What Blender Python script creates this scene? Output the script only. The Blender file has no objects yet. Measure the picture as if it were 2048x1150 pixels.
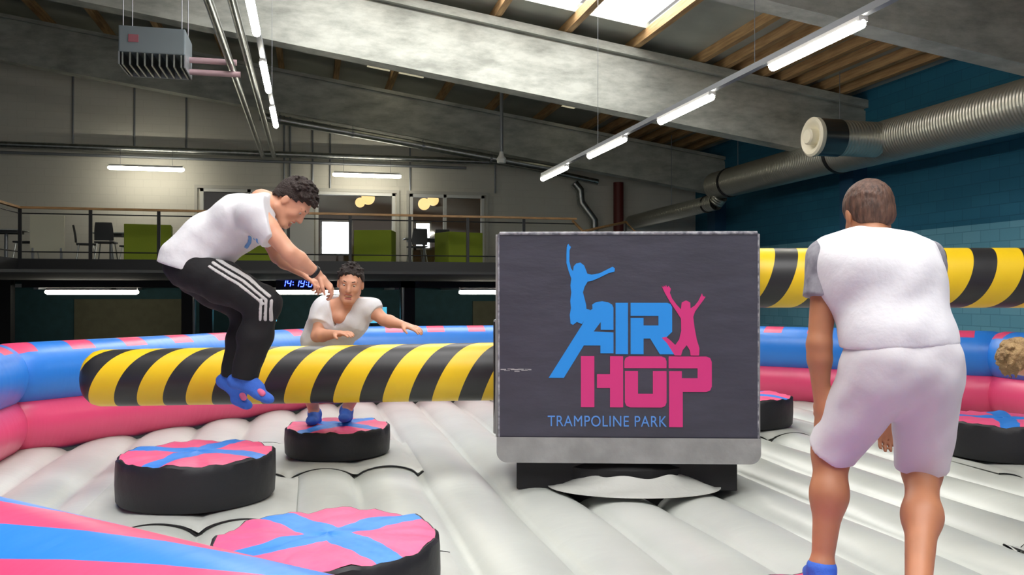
import bpy, bmesh, math, random
import numpy as np
from mathutils import Vector, Matrix

# ------------------------------------------------------------------ camera, light, exposure
TH = math.radians(13.3)              # yaw of the camera to the right of the hall's long axis
CT, ST = math.cos(TH), math.sin(TH)
F = 1704.0                           # focal length for a 2048 px wide frame
HORIZON = 585.0
CZ = 2.16                            # camera height
BED = 0.85                           # height of the jumping bed
S = bpy.context.scene
cam = bpy.data.objects.new('camera', bpy.data.cameras.new('camera'))
S.collection.objects.link(cam)
cam.data.lens = F / 2048 * 36
cam.data.sensor_width = 36
cam.location = (0, 0, CZ)
cam.rotation_euler = (math.radians(90) + math.atan((HORIZON - 575) / F), 0, -TH)
cam.data.clip_end = 200
S.camera = cam
S.view_settings.view_transform = 'Standard'
S.view_settings.look = 'None'
S.view_settings.gamma = 1
S.view_settings.use_curve_mapping = False
S.view_settings.exposure = 0.0
world = bpy.data.worlds.new('world'); S.world = world
world.use_nodes = True
bg = world.node_tree.nodes['Background']
bg.inputs[0].default_value = (1.0, 0.98, 0.94, 1); bg.inputs[1].default_value = 0.40
SKY_E = 7.8                          # skylight panes and the unseen panes added for general light
TUBE_E = 46.0                        # fluorescent tubes

# ------------------------------------------------------------------ frames
def W(xc, dc, z):                    # metres right of / in front of the camera, height -> world
    return Vector((xc * CT + dc * ST, -xc * ST + dc * CT, z))
def P(px, py, dc):                   # photograph bearing at a given depth
    return W((px - 1024) / F * dc, dc, CZ + (HORIZON - py) / F * dc)
def PY(px, py, Y):                   # photograph bearing on the plane y = Y of the hall
    r = (px - 1024) / F
    return P(px, py, Y / (CT - ST * r))
def D(x, d, u):                      # direction (right, away, up)
    return Vector((x * CT + d * ST, -x * ST + d * CT, u)).normalized()

# ------------------------------------------------------------------ materials
def lin(c):
    return tuple((v / 255 / 12.92 if v / 255 <= 0.04045 else ((v / 255 + 0.055) / 1.055) ** 2.4) for v in c) + (1,)
MATS = {}
def mat(name, c, rough=0.5, metal=0.0, var=0.0, vscale=5, bump=0.0, bscale=30, emit=0, spec=0.5, c2=None, coat=0, stretch=None):
    if name in MATS: return MATS[name]
    m = bpy.data.materials.new(name); m.use_nodes = True; nt = m.node_tree; b = nt.nodes['Principled BSDF']
    b.inputs['Base Color'].default_value = lin(c); b.inputs['Roughness'].default_value = rough
    b.inputs['Metallic'].default_value = metal; b.inputs['Specular IOR Level'].default_value = spec
    if coat: b.inputs['Coat Weight'].default_value = coat; b.inputs['Coat Roughness'].default_value = .25
    tc = nt.nodes.new('ShaderNodeTexCoord'); src = tc.outputs['Object']
    if stretch:
        mp = nt.nodes.new('ShaderNodeMapping'); mp.inputs['Scale'].default_value = stretch
        nt.links.new(src, mp.inputs[0]); src = mp.outputs[0]
    if var or c2:
        n = nt.nodes.new('ShaderNodeTexNoise'); n.inputs['Scale'].default_value = vscale; n.inputs['Detail'].default_value = 6
        nt.links.new(src, n.inputs[0])
        r = nt.nodes.new('ShaderNodeValToRGB'); r.color_ramp.elements[0].position = .35; r.color_ramp.elements[1].position = .65
        k = c2 if c2 else tuple(max(0, v * (1 - var)) for v in c)
        r.color_ramp.elements[0].color = lin(k); r.color_ramp.elements[1].color = lin(c)
        nt.links.new(n.outputs[0], r.inputs[0]); nt.links.new(r.outputs[0], b.inputs['Base Color'])
    if bump:
        n = nt.nodes.new('ShaderNodeTexNoise'); n.inputs['Scale'].default_value = bscale; n.inputs['Detail'].default_value = 4
        nt.links.new(src, n.inputs[0])
        q = nt.nodes.new('ShaderNodeBump'); q.inputs['Strength'].default_value = bump; q.inputs['Distance'].default_value = .02
        nt.links.new(n.outputs[0], q.inputs['Height']); nt.links.new(q.outputs[0], b.inputs['Normal'])
    if emit:
        b.inputs['Emission Color'].default_value = lin(c); b.inputs['Emission Strength'].default_value = emit
    MATS[name] = m
    return m
def mathn(nt, op, a, b=None, c=None):
    n = nt.nodes.new('ShaderNodeMath'); n.operation = op
    for i, v in enumerate((a, b, c)):
        if v is None: continue
        if isinstance(v, (int, float)): n.inputs[i].default_value = v
        else: nt.links.new(v, n.inputs[i])
    return n.outputs[0]
def mixc(nt, f, a, b):
    n = nt.nodes.new('ShaderNodeMix'); n.data_type = 'RGBA'
    nt.links.new(f, n.inputs[0])
    for i, v in ((6, a), (7, b)):
        if isinstance(v, tuple): n.inputs[i].default_value = v
        else: nt.links.new(v, n.inputs[i])
    return n.outputs[2]
def base(name, rough=.4, coat=0):
    m = bpy.data.materials.new(name); m.use_nodes = True; nt = m.node_tree; b = nt.nodes['Principled BSDF']
    b.inputs['Roughness'].default_value = rough
    if coat: b.inputs['Coat Weight'].default_value = coat; b.inputs['Coat Roughness'].default_value = .3
    return m, nt, b
def uvsep(nt):
    u = nt.nodes.new('ShaderNodeTexCoord'); s = nt.nodes.new('ShaderNodeSeparateXYZ')
    nt.links.new(u.outputs['UV'], s.inputs[0]); return u, s.outputs[0], s.outputs[1]
def crease(nt, b, scale=(14, 1.2, 1), strength=.35, dist=.02):
    u = nt.nodes.new('ShaderNodeTexCoord'); mp = nt.nodes.new('ShaderNodeMapping'); mp.inputs['Scale'].default_value = scale
    nt.links.new(u.outputs['UV'], mp.inputs[0]); n = nt.nodes.new('ShaderNodeTexNoise'); n.inputs['Scale'].default_value = 1
    n.inputs['Detail'].default_value = 3; nt.links.new(mp.outputs[0], n.inputs[0])
    q = nt.nodes.new('ShaderNodeBump'); q.inputs['Strength'].default_value = strength; q.inputs['Distance'].default_value = dist
    nt.links.new(n.outputs[0], q.inputs['Height']); nt.links.new(q.outputs[0], b.inputs['Normal'])

PINK = (226, 72, 118); BLUE = (38, 126, 222)
# ------------------------------------------------------------------ mesh builder
class MB:
    def __init__(s): s.v = []; s.f = []; s.uv = None
    def add(s, v, f):
        o = len(s.v); s.v += [tuple(p) for p in v]; s.f += [tuple(i + o for i in q) for q in f]; return s
    def box(s, lo, hi, M=None):
        v = [Vector((x, y, z)) for x in (lo[0], hi[0]) for y in (lo[1], hi[1]) for z in (lo[2], hi[2])]
        if M is not None: v = [M @ p for p in v]
        return s.add(v, [(0, 1, 3, 2), (4, 6, 7, 5), (0, 4, 5, 1), (2, 3, 7, 6), (0, 2, 6, 4), (1, 5, 7, 3)])
    def tube(s, pts, r, n=12, cap=True):
        pts = [Vector(p) for p in pts]; rr = r if isinstance(r, (list, tuple)) else [r] * len(pts)
        t0 = (pts[1] - pts[0]).normalized(); a = t0.orthogonal().normalized(); v = []
        for i, p in enumerate(pts):
            t = ((pts[i + 1] if i < len(pts) - 1 else p) - (pts[i - 1] if i else p)).normalized()
            a = (a - t * a.dot(t)).normalized(); b = t.cross(a)
            for k in range(n):
                q = 2 * math.pi * k / n; v.append(p + (a * math.cos(q) + b * math.sin(q)) * rr[i])
        f = [(i * n + k, i * n + (k + 1) % n, (i + 1) * n + (k + 1) % n, (i + 1) * n + k) for i in range(len(pts) - 1) for k in range(n)]
        if cap: f += [tuple(reversed(range(n))), tuple(range((len(pts) - 1) * n, len(pts) * n))]
        return s.add(v, f)
    def lathe(s, prof, c, axis=Vector((0, 0, 1)), n=40):      # prof: (radius, along)
        axis = Vector(axis).normalized(); a = axis.orthogonal().normalized(); b = axis.cross(a); c = Vector(c); v = []
        for r, h in prof:
            for k in range(n):
                q = 2 * math.pi * k / n; v.append(c + axis * h + (a * math.cos(q) + b * math.sin(q)) * max(r, 1e-4))
        f = [(i * n + k, i * n + (k + 1) % n, (i + 1) * n + (k + 1) % n, (i + 1) * n + k) for i in range(len(prof) - 1) for k in range(n)]
        return s.add(v, f)
    def sphere(s, c, r, n=20, m=12):
        return s.lathe([(r * math.sin(math.pi * i / m), -r * math.cos(math.pi * i / m)) for i in range(m + 1)], c, n=n)
    def build(s, name, m, parent=None, smooth=False, bevel=0, loc=None):
        me = bpy.data.meshes.new(name); me.from_pydata(s.v, [], s.f); me.validate()
        bm = bmesh.new(); bm.from_mesh(me); bmesh.ops.recalc_face_normals(bm, faces=bm.faces)
        if bevel: bmesh.ops.bevel(bm, geom=list(bm.edges), offset=bevel, segments=2, affect='EDGES', profile=.6)
        bm.to_mesh(me); bm.free()
        if loc is not None:
            me.transform(Matrix.Translation(-Vector(loc)))
        me.materials.append(m)
        o = bpy.data.objects.new(name, me); S.collection.objects.link(o)
        if loc is not None: o.location = loc
        if smooth:
            for p in me.polygons: p.use_smooth = True
            if smooth != 'all':
                bmx = bmesh.new(); bmx.from_mesh(me)
                for e in bmx.edges:
                    if len(e.link_faces) == 2 and e.calc_face_angle(0) > .7: e.smooth = False
                bmx.to_mesh(me); bmx.free()
        if parent is not None:
            attach(o, parent)
        return o
EMP = {}
def attach(o, parent):
    # geometry is written in world space; keep it there under a parent that has a location only (or location + turn)
    M = world_of(parent)
    o.parent = parent
    if o.type in ('MESH', 'CURVE', 'FONT') and o.location.length == 0 and 'local' not in o:
        o.data.transform(M.inverted())
def world_of(o):
    M = Matrix.LocRotScale(o.location, o.rotation_euler, o.scale)
    return world_of(o.parent) @ M if o.parent else M
def tag(o, label=None, cat=None, group=None, kind=None):
    if label: o['label'] = label
    if cat: o['category'] = cat
    if group: o['group'] = group
    if kind: o['kind'] = kind
    return o
def thing(name, label, cat, loc=(0, 0, 0), rz=0, group=None):
    o = bpy.data.objects.new(name, None); S.collection.objects.link(o); o.empty_display_size = .1
    o.location = loc; o.rotation_euler = (0, 0, rz)
    return tag(o, label, cat, group)
def struct(o): o['kind'] = 'structure'; return o
def copy_tree(o, parent=None):
    c = o.copy(); S.collection.objects.link(c); c.parent = parent
    for ch in list(o.children): copy_tree(ch, c)
    return c
def qb(lo, hi, name, m, parent=None, bevel=0):
    return MB().box(lo, hi).build(name, m, parent, bevel=bevel)

# ------------------------------------------------------------------ shared materials
def concrete():
    m, nt, b = base('concrete', .85)
    tc = nt.nodes.new('ShaderNodeTexCoord'); mp = nt.nodes.new('ShaderNodeMapping'); mp.inputs['Scale'].default_value = (.8, 1, 2.2)
    nt.links.new(tc.outputs['Object'], mp.inputs[0])
    n = nt.nodes.new('ShaderNodeTexNoise'); n.inputs['Scale'].default_value = 1.6; n.inputs['Detail'].default_value = 9; n.inputs['Roughness'].default_value = .68
    nt.links.new(mp.outputs[0], n.inputs[0])
    r = nt.nodes.new('ShaderNodeValToRGB'); e = r.color_ramp.elements
    e[0].position = .34; e[0].color = lin((150, 153, 145)); e[1].position = .62; e[1].color = lin((194, 197, 188))
    nt.links.new(n.outputs[0], r.inputs[0]); nt.links.new(r.outputs[0], b.inputs['Base Color'])
    q = nt.nodes.new('ShaderNodeBump'); q.inputs['Strength'].default_value = .3; nt.links.new(n.outputs[0], q.inputs['Height'])
    nt.links.new(q.outputs[0], b.inputs['Normal']); return m
def blocks(name, c1, c2, mortar, sc=1.0, axis='X', split=None):
    m, nt, b = base(name, .8)
    tc = nt.nodes.new('ShaderNodeTexCoord'); sp = nt.nodes.new('ShaderNodeSeparateXYZ'); nt.links.new(tc.outputs['Object'], sp.inputs[0])
    cb = nt.nodes.new('ShaderNodeCombineXYZ'); nt.links.new(sp.outputs[0 if axis == 'X' else 1], cb.inputs[0]); nt.links.new(sp.outputs[2], cb.inputs[1])
    k = nt.nodes.new('ShaderNodeTexBrick'); k.inputs['Scale'].default_value = 1; k.inputs['Brick Width'].default_value = .45 * sc; k.inputs['Row Height'].default_value = .22 * sc
    k.inputs['Mortar Size'].default_value = .008; k.inputs['Color1'].default_value = lin(c1); k.inputs['Color2'].default_value = lin(c2); k.inputs['Mortar'].default_value = lin(mortar)
    nt.links.new(cb.outputs[0], k.inputs[0]); out = k.outputs[0]
    if split:
        z0, d1, d2 = split
        g = mathn(nt, 'GREATER_THAN', sp.outputs[2], z0)
        k2 = nt.nodes.new('ShaderNodeTexBrick'); nt.links.new(cb.outputs[0], k2.inputs[0])
        k2.inputs['Scale'].default_value = 1; k2.inputs['Brick Width'].default_value = .45; k2.inputs['Row Height'].default_value = .22; k2.inputs['Mortar Size'].default_value = .008
        k2.inputs['Color1'].default_value = lin(d1); k2.inputs['Color2'].default_value = lin(d2); k2.inputs['Mortar'].default_value = lin(tuple(v * .93 for v in d2))
        out = mixc(nt, g, out, k2.outputs[0])
    nt.links.new(out, b.inputs['Base Color'])
    q = nt.nodes.new('ShaderNodeBump'); q.inputs['Strength'].default_value = .25; q.inputs['Distance'].default_value = .01
    inv = mathn(nt, 'SUBTRACT', 1.0, k.outputs[1]); nt.links.new(inv, q.inputs['Height']); nt.links.new(q.outputs[0], b.inputs['Normal'])
    return m
M_CONC = concrete()
M_WALLB = blocks('painted_white_block', (226, 223, 212), (224, 221, 210), (219, 216, 205))
M_BLUEW = blocks('painted_blue_block', (112, 176, 200), (98, 164, 190), (84, 146, 172), axis='Y', split=(3.42, (36, 112, 144), (30, 104, 136)))
M_TEAL = mat('dark_teal_paint', (32, 70, 76), .8, var=.1)
M_OLIVE = mat('olive_grey_panel', (92, 90, 70), .8, var=.08)
M_PURLIN = mat('purlin_timber', (196, 160, 112), .7, c2=(164, 128, 86), vscale=3, stretch=(8, .6, 8))
M_PANEL = mat('roof_panel', (176, 180, 170), .7, var=.12, vscale=.8)
M_WHITE = mat('white_metal', (236, 236, 232), .45)
M_GREY = mat('grey_metal', (150, 154, 160), .4, metal=.6)
M_GALV = mat('galvanised_steel', (190, 194, 192), .33, metal=1.0, var=.12, vscale=9)
M_BLACK = mat('black_steel', (22, 23, 26), .5)
M_DARK = mat('dark_rubber', (20, 20, 22), .7)
M_TUBE = mat('lit_tube', (255, 250, 235), emit=TUBE_E)
M_TUBEW = mat('lit_wall_tube', (255, 248, 228), emit=TUBE_E * .62)
M_SKY = mat('skylight_and_fill_pane', (250, 250, 250), emit=SKY_E)
M_WOOD = mat('handrail_timber', (190, 146, 96), .5, var=.2, stretch=(1, 8, 8))
M_GREEN = mat('green_felt', (124, 140, 34), .9, bump=.2, bscale=60)
M_CHAIR = mat('dark_grey_plastic', (58, 60, 62), .55)
M_TOP = mat('pale_table_top', (170, 174, 172), .4)
M_ROOMW = mat('brown_room_wall', (146, 116, 88), .8)
M_FLOORG = mat('grey_rubber_floor', (74, 80, 86), .8, var=.2)
M_GLASS = None
def glass():
    m = bpy.data.materials.new('clear_glass'); m.use_nodes = True; nt = m.node_tree
    for n in list(nt.nodes):
        if n.type == 'BSDF_PRINCIPLED': nt.nodes.remove(n)
    t = nt.nodes.new('ShaderNodeBsdfTransparent'); t.inputs[0].default_value = (.86, .88, .88, 1)
    g = nt.nodes.new('ShaderNodeBsdfGlossy'); g.inputs['Roughness'].default_value = .05
    x = nt.nodes.new('ShaderNodeMixShader'); x.inputs[0].default_value = .08
    nt.links.new(t.outputs[0], x.inputs[1]); nt.links.new(g.outputs[0], x.inputs[2])
    nt.links.new(x.outputs[0], nt.nodes['Material Output'].inputs[0]); return m
M_GLASS = glass()

# ------------------------------------------------------------------ hall shell
XL, XR, YB, YF = -14.0, 12.0, 25.2, -4.0
DECK = 2.89
def roofz(x): return CZ + 4.64 - .145 * x + 1.58
def beamz(x): return CZ + 4.64 - .145 * x
struct(qb((XL, YF, -.1), (XR + .3, YB + .3, 0), 'floor', M_FLOORG))
# right wall with blue piers
w = MB().box((XR, YF, 0), (XR + .25, YB + .3, 8.4))
struct(w.build('wall_right', M_BLUEW))
w = MB()
for y in (3.6, 10.2, 16.8, 23.4): w.box((XR - .35, y - .25, 0), (XR, y + .25, beamz(XR) + .1))
struct(w.build('trim_1', mat('blue_pier_paint', (30, 84, 122), .7)))
struct(MB().box((XL - .2, YF, 0), (XL, YB + .3, 11)).build('wall_left', M_TEAL))
# rear wall: upper white with two openings, lower teal
OX = [(-3.01, -.64), (.13, 2.42), (2.85, 5.09)]; OZ = DECK + 2.19
w = MB()
xs = [XL, OX[0][0], OX[0][1], OX[1][0], OX[1][1], OX[2][0], OX[2][1], XR]
for i in range(0, 8, 2): w.box((xs[i], YB, DECK - .3), (xs[i + 1], YB + .22, OZ))
v = [(XL, YB, OZ), (XR, YB, OZ), (XR, YB, roofz(XR)), (XL, YB, roofz(XL)), (XL, YB + .22, OZ), (XR, YB + .22, OZ), (XR, YB + .22, roofz(XR)), (XL, YB + .22, roofz(XL))]
w.add(v, [(0, 1, 2, 3), (4, 7, 6, 5), (0, 4, 5, 1), (3, 2, 6, 7), (0, 3, 7, 4), (1, 5, 6, 2)])
struct(w.build('wall_back', M_WALLB))
struct(MB().box((XL, 24.0, 0), (XR, 24.2, DECK - .35)).build('wall_under_gallery', M_TEAL))
w = MB()
p0, p1 = PY(150, 600, 24.0), PY(365, 690, 24.0)
w.box((p0.x, 23.93, 0), (p1.x, 24.0, p0.z + .02)); q0, q1 = PY(945, 600, 24), PY(1040, 600, 24); w.box((q0.x, 23.93, 0), (q1.x, 24.0, CZ - .25))
struct(w.build('trim_2', M_OLIVE))
# room behind the openings
w = MB().box((-4.5, 31.2, DECK - .2), (6.5, 31.4, 6.6)).box((-4.6, YB + .22, DECK - .2), (-4.5, 31.2, 6.6)).box((6.5, YB + .22, DECK - .2), (6.6, 31.2, 6.6))
struct(w.build('wall_office', M_ROOMW))
struct(qb((-4.6, YB + .22, 6.0), (6.6, 31.4, 6.1), 'ceiling_office', mat('office_ceiling', (150, 132, 110), .8)))
struct(qb((-4.6, YB, DECK - .3), (6.6, 31.4, DECK - .0), 'floor_office', M_FLOORG))
M_DAY = mat('daylight_window_pane', (240, 244, 250), emit=10.0)
for i, (a, b_, c, d) in enumerate(((640, 705, 440, 512), (828, 862, 443, 500))):
    p, q = PY(a, c, 31.2), PY(b_, d, 31.2)
    e = thing('window_%d' % (i + 1), None, None, (p.x, 31.15, q.z)); struct(e)
    struct(MB().box((p.x + .06, 31.12, q.z + .06), (q.x - .06, 31.15, p.z - .06)).build('pane', M_DAY, e))
    f = MB(); f.box((p.x, 31.08, q.z), (p.x + .07, 31.19, p.z)).box((q.x - .07, 31.08, q.z), (q.x, 31.19, p.z)).box((p.x, 31.08, p.z - .07), (q.x, 31.19, p.z)).box((p.x, 31.08, q.z), (q.x, 31.19, q.z + .07))
    struct(f.build('window_frame', M_WHITE, e))
# door frames with glass
def doorframe(idx, x0, x1, mull):
    e = thing('door_%d' % idx, None, None, (x0, YB - .02, DECK)); struct(e); f = MB(); t = .09
    for a in [x0, x1 - t] + [m_ - t / 2 for m_ in mull]: f.box((a, YB - .04, DECK), (a + t, YB + .12, OZ))
    f.box((x0, YB - .04, OZ - t), (x1, YB + .12, OZ)); struct(f.build('door_frame', M_WHITE, e))
    struct(MB().box((x0 + t, YB + .05, DECK + .05), (x1 - t, YB + .06, OZ - t)).build('glass_pane', M_GLASS, e)); return e
doorframe(1, OX[0][0], OX[0][1], [-1.7]); doorframe(2, OX[1][0], OX[1][1], []); e3 = doorframe(3, OX[2][0], OX[2][1], [3.9])
struct(MB().box((3.99, YB + .14, DECK + 1.0), (4.04, YB - .1, DECK + 1.02)).build('door_handle', M_GREY, e3))
# thin surround lines
w = MB()
for a, b_ in ((OX[0][0] - .15, OX[1][1] + .12), (OX[2][0] - .1, OX[2][1] + .12)):
    w.box((a, YB - .06, OZ), (b_, YB, OZ + .09)); w.box((a, YB - .06, DECK), (a + .08, YB, OZ)); w.box((b_ - .08, YB - .06, DECK), (b_, YB, OZ))
struct(w.build('trim_3', mat('pale_trim', (206, 204, 196), .6)))
for i, x in enumerate((0.9, 1.35)):
    pass
for px, py, r, y, lb in ((720, 405, .16, 28.0, 'smaller round pendant globe glowing left in office behind'), (736, 396, .23, 29.4, 'larger round pendant globe glowing behind the smaller one in the brown office'),
                  (848, 408, .20, 28.2, 'left glowing pendant globe seen through the double door'), (866, 400, .2, 29.6, 'right glowing pendant globe seen through the double door')):
    p = PY(px, py, y)
    t = thing('globe_pendant', lb, 'lamp', (p.x, y, p.z), 0, 'globe pendants in the office')
    MB().sphere(p, r).build('globe', mat('warm_globe', (255, 214, 140), emit=1.7), t, smooth='all')
    MB().tube([p + Vector((0, 0, r)), (p.x, y, 6.0)], .01).build('cable', M_BLACK, t)

# gallery deck, fascia, columns
w = MB().box((XL, 20.3, DECK - .06), (XR if False else 7.6, YB, DECK)).box((XL, 12.5, DECK - .06), (-6.15, 20.3, DECK))
struct(w.build('floor_gallery', M_FLOORG))
w = MB().box((-6.15, 20.22, DECK - .42), (7.6, 20.4, DECK)).box((-6.25, 12.5, DECK - .42), (-6.1, 20.4, DECK)).box((-6.15, 20.6, DECK - .62), (XR, 20.85, DECK - .38)).box((7.5, 20.3, DECK - .42), (7.6, YB, DECK))
struct(w.build('trim_4', M_BLACK))
struct(qb((XL, 12.5, DECK - .46), (7.6, YB, DECK - .42), 'ceiling_gallery', mat('gallery_soffit', (52, 54, 52), .8)))
w = MB()
for i in range(9): w.box((-6 + i * 1.6, 20.9, DECK - .66), (-5.9 + i * 1.6, 24, DECK - .46))
w.box((-8, 22.0, CZ + .12), (7.5, 22.25, CZ + .2))
struct(w.build('trim_5', M_GREY))
for px in (10, 377, 413, 815):
    p = PY(px, 600, 20.7); t = .14 if px != 815 else .17
    tag(MB().box((p.x - t, 20.6, 0), (p.x + t, 20.9, DECK - .46)).build('steel_column', M_BLACK), {10: 'black steel gallery column at far left edge', 377: 'black steel gallery column behind the jumping man, left of a pair', 413: 'black steel gallery column behind the jumping man, right of a pair', 815: 'wide black gallery column right of the man in V-neck'}[px], 'column', 'black columns under the gallery')
for px in (388, 806):
    p = PY(px, 600, 20.5); tag(MB().tube([(p.x, 20.5, 0), (p.x, 20.5, CZ + .12)], .025).build('conduit_pipe', M_GREY, smooth=True), 'thin grey upright pipe beside the column %s' % ('under the gallery at left' if px == 388 else 'right of the V-neck man'), 'pipe')

# beams
def beam(y, i):
    w = MB(); x0, x1 = XL, XR + .1; low = y > 20
    def slab(ya, yb, lo, hi):
        v = [(x, yy, beamz(x) + h) for x in (x0, x1) for yy in (ya, yb) for h in (lo, hi)]
        w.add(v, [(0, 1, 3, 2), (4, 6, 7, 5), (0, 4, 5, 1), (2, 3, 7, 6), (0, 2, 6, 4), (1, 5, 7, 3)])
    slab(y - .2, y + .2, 0, 1.0 if low else 1.14); slab(y - .15, y + .15, .98, 1.06 if low else 1.2); slab(y - .24 if low else y - .3, y + .3, 1.05 if low else 1.19, 1.14 if low else 1.36)
    o = struct(w.build('trim_%d' % (10 + i), M_CONC)); return o
for i, y in enumerate((23.4, 16.8, 10.2, 3.6)): beam(y, i)
# roof panels, skylights, added fill panes, purlins
PX = [6.56 + 1.47 * k for k in range(-14, 4)]
edges = [XL] + PX + [XR + .2]
bays = [(YF, 3.6), (3.6, 10.2), (10.2, 16.8), (16.8, 23.4), (23.4, YB + .1)]
w = MB(); nwin = 10
def rq(x0, x1, y0, y1, dz=0, t=.08):
    v = [(x, y, roofz(x) + dz + h) for x in (x0, x1) for y in (y0, y1) for h in (0, t)]
    return v, [(0, 1, 3, 2), (4, 6, 7, 5), (0, 4, 5, 1), (2, 3, 7, 6), (0, 2, 6, 4), (1, 5, 7, 3)]
for i in range(len(edges) - 1):
    a, b_ = edges[i], edges[i + 1]; mid = (a + b_) / 2
    for j, (y0, y1) in enumerate(bays):
        sk = None
        if j == 2 and -1 < mid < 6.6: sk = (11.6, 15.9)
        if j == 1 and -4 < mid < 2.5: sk = (4.2, 7.6)  # unseen glowing panes added above the inflatable for general lighting
        if j == 0 and -4 < mid < 5: sk = (-2.6, 2.6)  # more unseen panes added over and behind the camera as fill light
        if sk:
            w.add(*rq(a, b_, y0, sk[0])); w.add(*rq(a, b_, sk[1], y1))
            k = MB().add(*rq(a + .05, b_ - .05, sk[0], sk[1], .1, .03)); nwin += 1
            struct(k.build('window_%d' % nwin, M_SKY))  # far-bay skylights and the added front-bay panes share this name
            w.add(*rq(a, b_, sk[0], sk[0] + .05, -.02, .2)); w.add(*rq(a, b_, sk[1] - .05, sk[1], -.02, .2))
        else: w.add(*rq(a, b_, y0, y1))
struct(w.build('ceiling', M_PANEL))
M_GLOW = mat('cream_glow_sheet', (236, 226, 190), emit=.55)  # glowing cream sheets under the closed roof panels, no opening behind them
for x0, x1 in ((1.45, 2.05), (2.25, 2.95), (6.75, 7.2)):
    nwin += 1; struct(MB().add(*rq(x0, x1, 20.4, 22.9, -.012, .01)).build('window_%d' % nwin, M_GLOW))
px_all = PX + [8.6, 9.0, 9.95, 10.4, 11.4]
for i, x in enumerate(px_all):
    if x < -13: continue
    z = roofz(x) - .2
    tag(MB().box((x - .07, YF, z), (x + .07, YB, z + .2)).build('roof_purlin', M_PURLIN), None, None); o = bpy.context.scene.collection.objects[-1]
    o['kind'] = 'structure'; o.name = 'trim_%d' % (40 + i)
# exterior lid against sky leaks is not needed: panels are closed

# ------------------------------------------------------------------ lamp rows
def lamp_row(x, z, spans, track, word):
    t = MB().box((x - .035, track[0], z + .045), (x + .035, track[1], z + .11))
    o = t.build('light_track', M_GREY, bevel=0)
    for y in np.arange(track[0] + 1.2, track[1], 5.2): MB().tube([(x, y, z + .08), (x, y, roofz(x) - .01)], .004, 6).build('suspension_wire', M_GREY, o)
    tag(o, 'long grey light track hung from the ceiling, %s row' % word, 'light track')
    for i, (a, b_) in enumerate(spans):
        e = thing('tube_lamp', ['nearest', 'second nearest', 'third nearest', 'farthest'][4 - len(spans) + i if len(spans) == 3 and i else i] + ' lit tube lamp on the %s ceiling light track' % word, 'lamp', (x, a, z), 0, 'tube lamps of the %s ceiling row' % word)
        MB().tube([(x, a, z - .01), (x, a + .03, z - .01), (x, b_ - .03, z - .01), (x, b_, z - .01)], [.025, .05, .05, .025], 12).build('lit_diffuser', M_TUBE, e, smooth=True)
        MB().box((x - .045, a, z + .0), (x + .045, b_, z + .044)).build('lamp_housing', M_WHITE, e)
X0 = 4.7
lamp_row(X0, CZ + .505 * X0, [(1.389 * X0, 1.715 * X0), (2.002 * X0, 2.338 * X0), (2.625 * X0, 2.994 * X0), (3.278 * X0, 3.644 * X0)], (2.0, 3.644 * X0), 'right')
def yl(py, H=3.3): dc = H * F / (HORIZON - py); r = -.29; return dc * (CT - ST * r)
lamp_row(-.67, CZ + 3.3, [(yl(-60), yl(66)), (yl(123), yl(180)), (yl(213), yl(250))], (4.0, yl(250)), 'left')
def hung_tube(x0, x1, y, z, lb, grp, sq=False):
    e = thing('wall_tube_lamp', lb, 'lamp', (x0, y, z), 0, grp)
    MB().tube([(x0, y, z), (x0 + .05, y, z), (x1 - .05, y, z), (x1, y, z)], [.03, .055, .055, .03], 12).build('lit_diffuser', M_TUBEW, e, smooth=True)
    MB().box((x0 + .03, y - .05, z + .04), (x1 - .03, y + .05, z + .09)).build('lamp_housing', M_WHITE, e)
    for x in (x0 + .3, x1 - .3): MB().tube([(x, y, z + .08), (x, y, z + .5)], .006, 6).build('hanging_wire', M_GREY, e)
for a, b_, py, lb in ((215, 368, 335, 'lit tube lamp on white wall above green seat booth at left'), (665, 802, 351, 'lit tube lamp on white wall above the office openings')):
    p, q = PY(a, py, 24.1), PY(b_, py, 24.1); hung_tube(p.x, q.x, 24.1, CZ + 3.27, lb, 'tube lamps on the upper wall')
for px, lb in ((90, 'lit tube lamp under the gallery at far left'), (527, 'lit tube lamp under the blue digital clock'), (918, 'lit tube lamp under the gallery just left of the logo tower')):
    p = PY(px, 585, 20.95); hung_tube(p.x, p.x + 1.95, 20.95, CZ + .01, lb, 'tube lamps under the gallery')

# ------------------------------------------------------------------ gallery railing
e = thing('gallery_railing', 'long black steel railing with a timber handrail along the gallery edge', 'railing', (-6.1, 20.3, DECK))
hz = DECK + 1.08
MB().box((-6.15, 20.27, hz), (6.45, 20.35, hz + .05)).box((-6.17, 12.6, hz), (-6.08, 20.35, hz + .05)).build('handrail', M_WOOD, e)
for x in list(np.arange(-6.1, 6.5, 1.4)): MB().box((x - .035, 20.29, DECK - .3), (x + .035, 20.33, hz)).build('post', M_BLACK, e)
for y in (14.5, 16.4, 18.4): MB().box((-6.14, y - .035, DECK - .3), (-6.1, y + .035, hz)).build('post', M_BLACK, e)
for h in (.98, .15):
    MB().tube([(-6.1, 20.31, DECK + h), (6.4, 20.31, DECK + h)], .014, 6).tube([(-6.12, 12.6, DECK + h), (-6.12, 20.31, DECK + h)], .014, 6).build('rail_bar', M_BLACK, e)
a, b_, c = P(1146, 442, 21.9), P(1166, 463, 21.2), P(1252, 444, 22.6); d = P(1272, 465, 22.2)
e = thing('stair_railing', 'timber topped stair railing rising behind the logo tower', 'railing', (a.x, a.y, DECK))
MB().tube([a, b_], .035, 8).build('handrail', M_WOOD, e); MB().tube([b_, c, d], .035, 8).build('handrail', M_WOOD, e)
for q in (b_, c, d): MB().tube([q, (q.x, q.y, DECK - .3)], .02, 6).build('post', M_BLACK, e)

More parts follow.
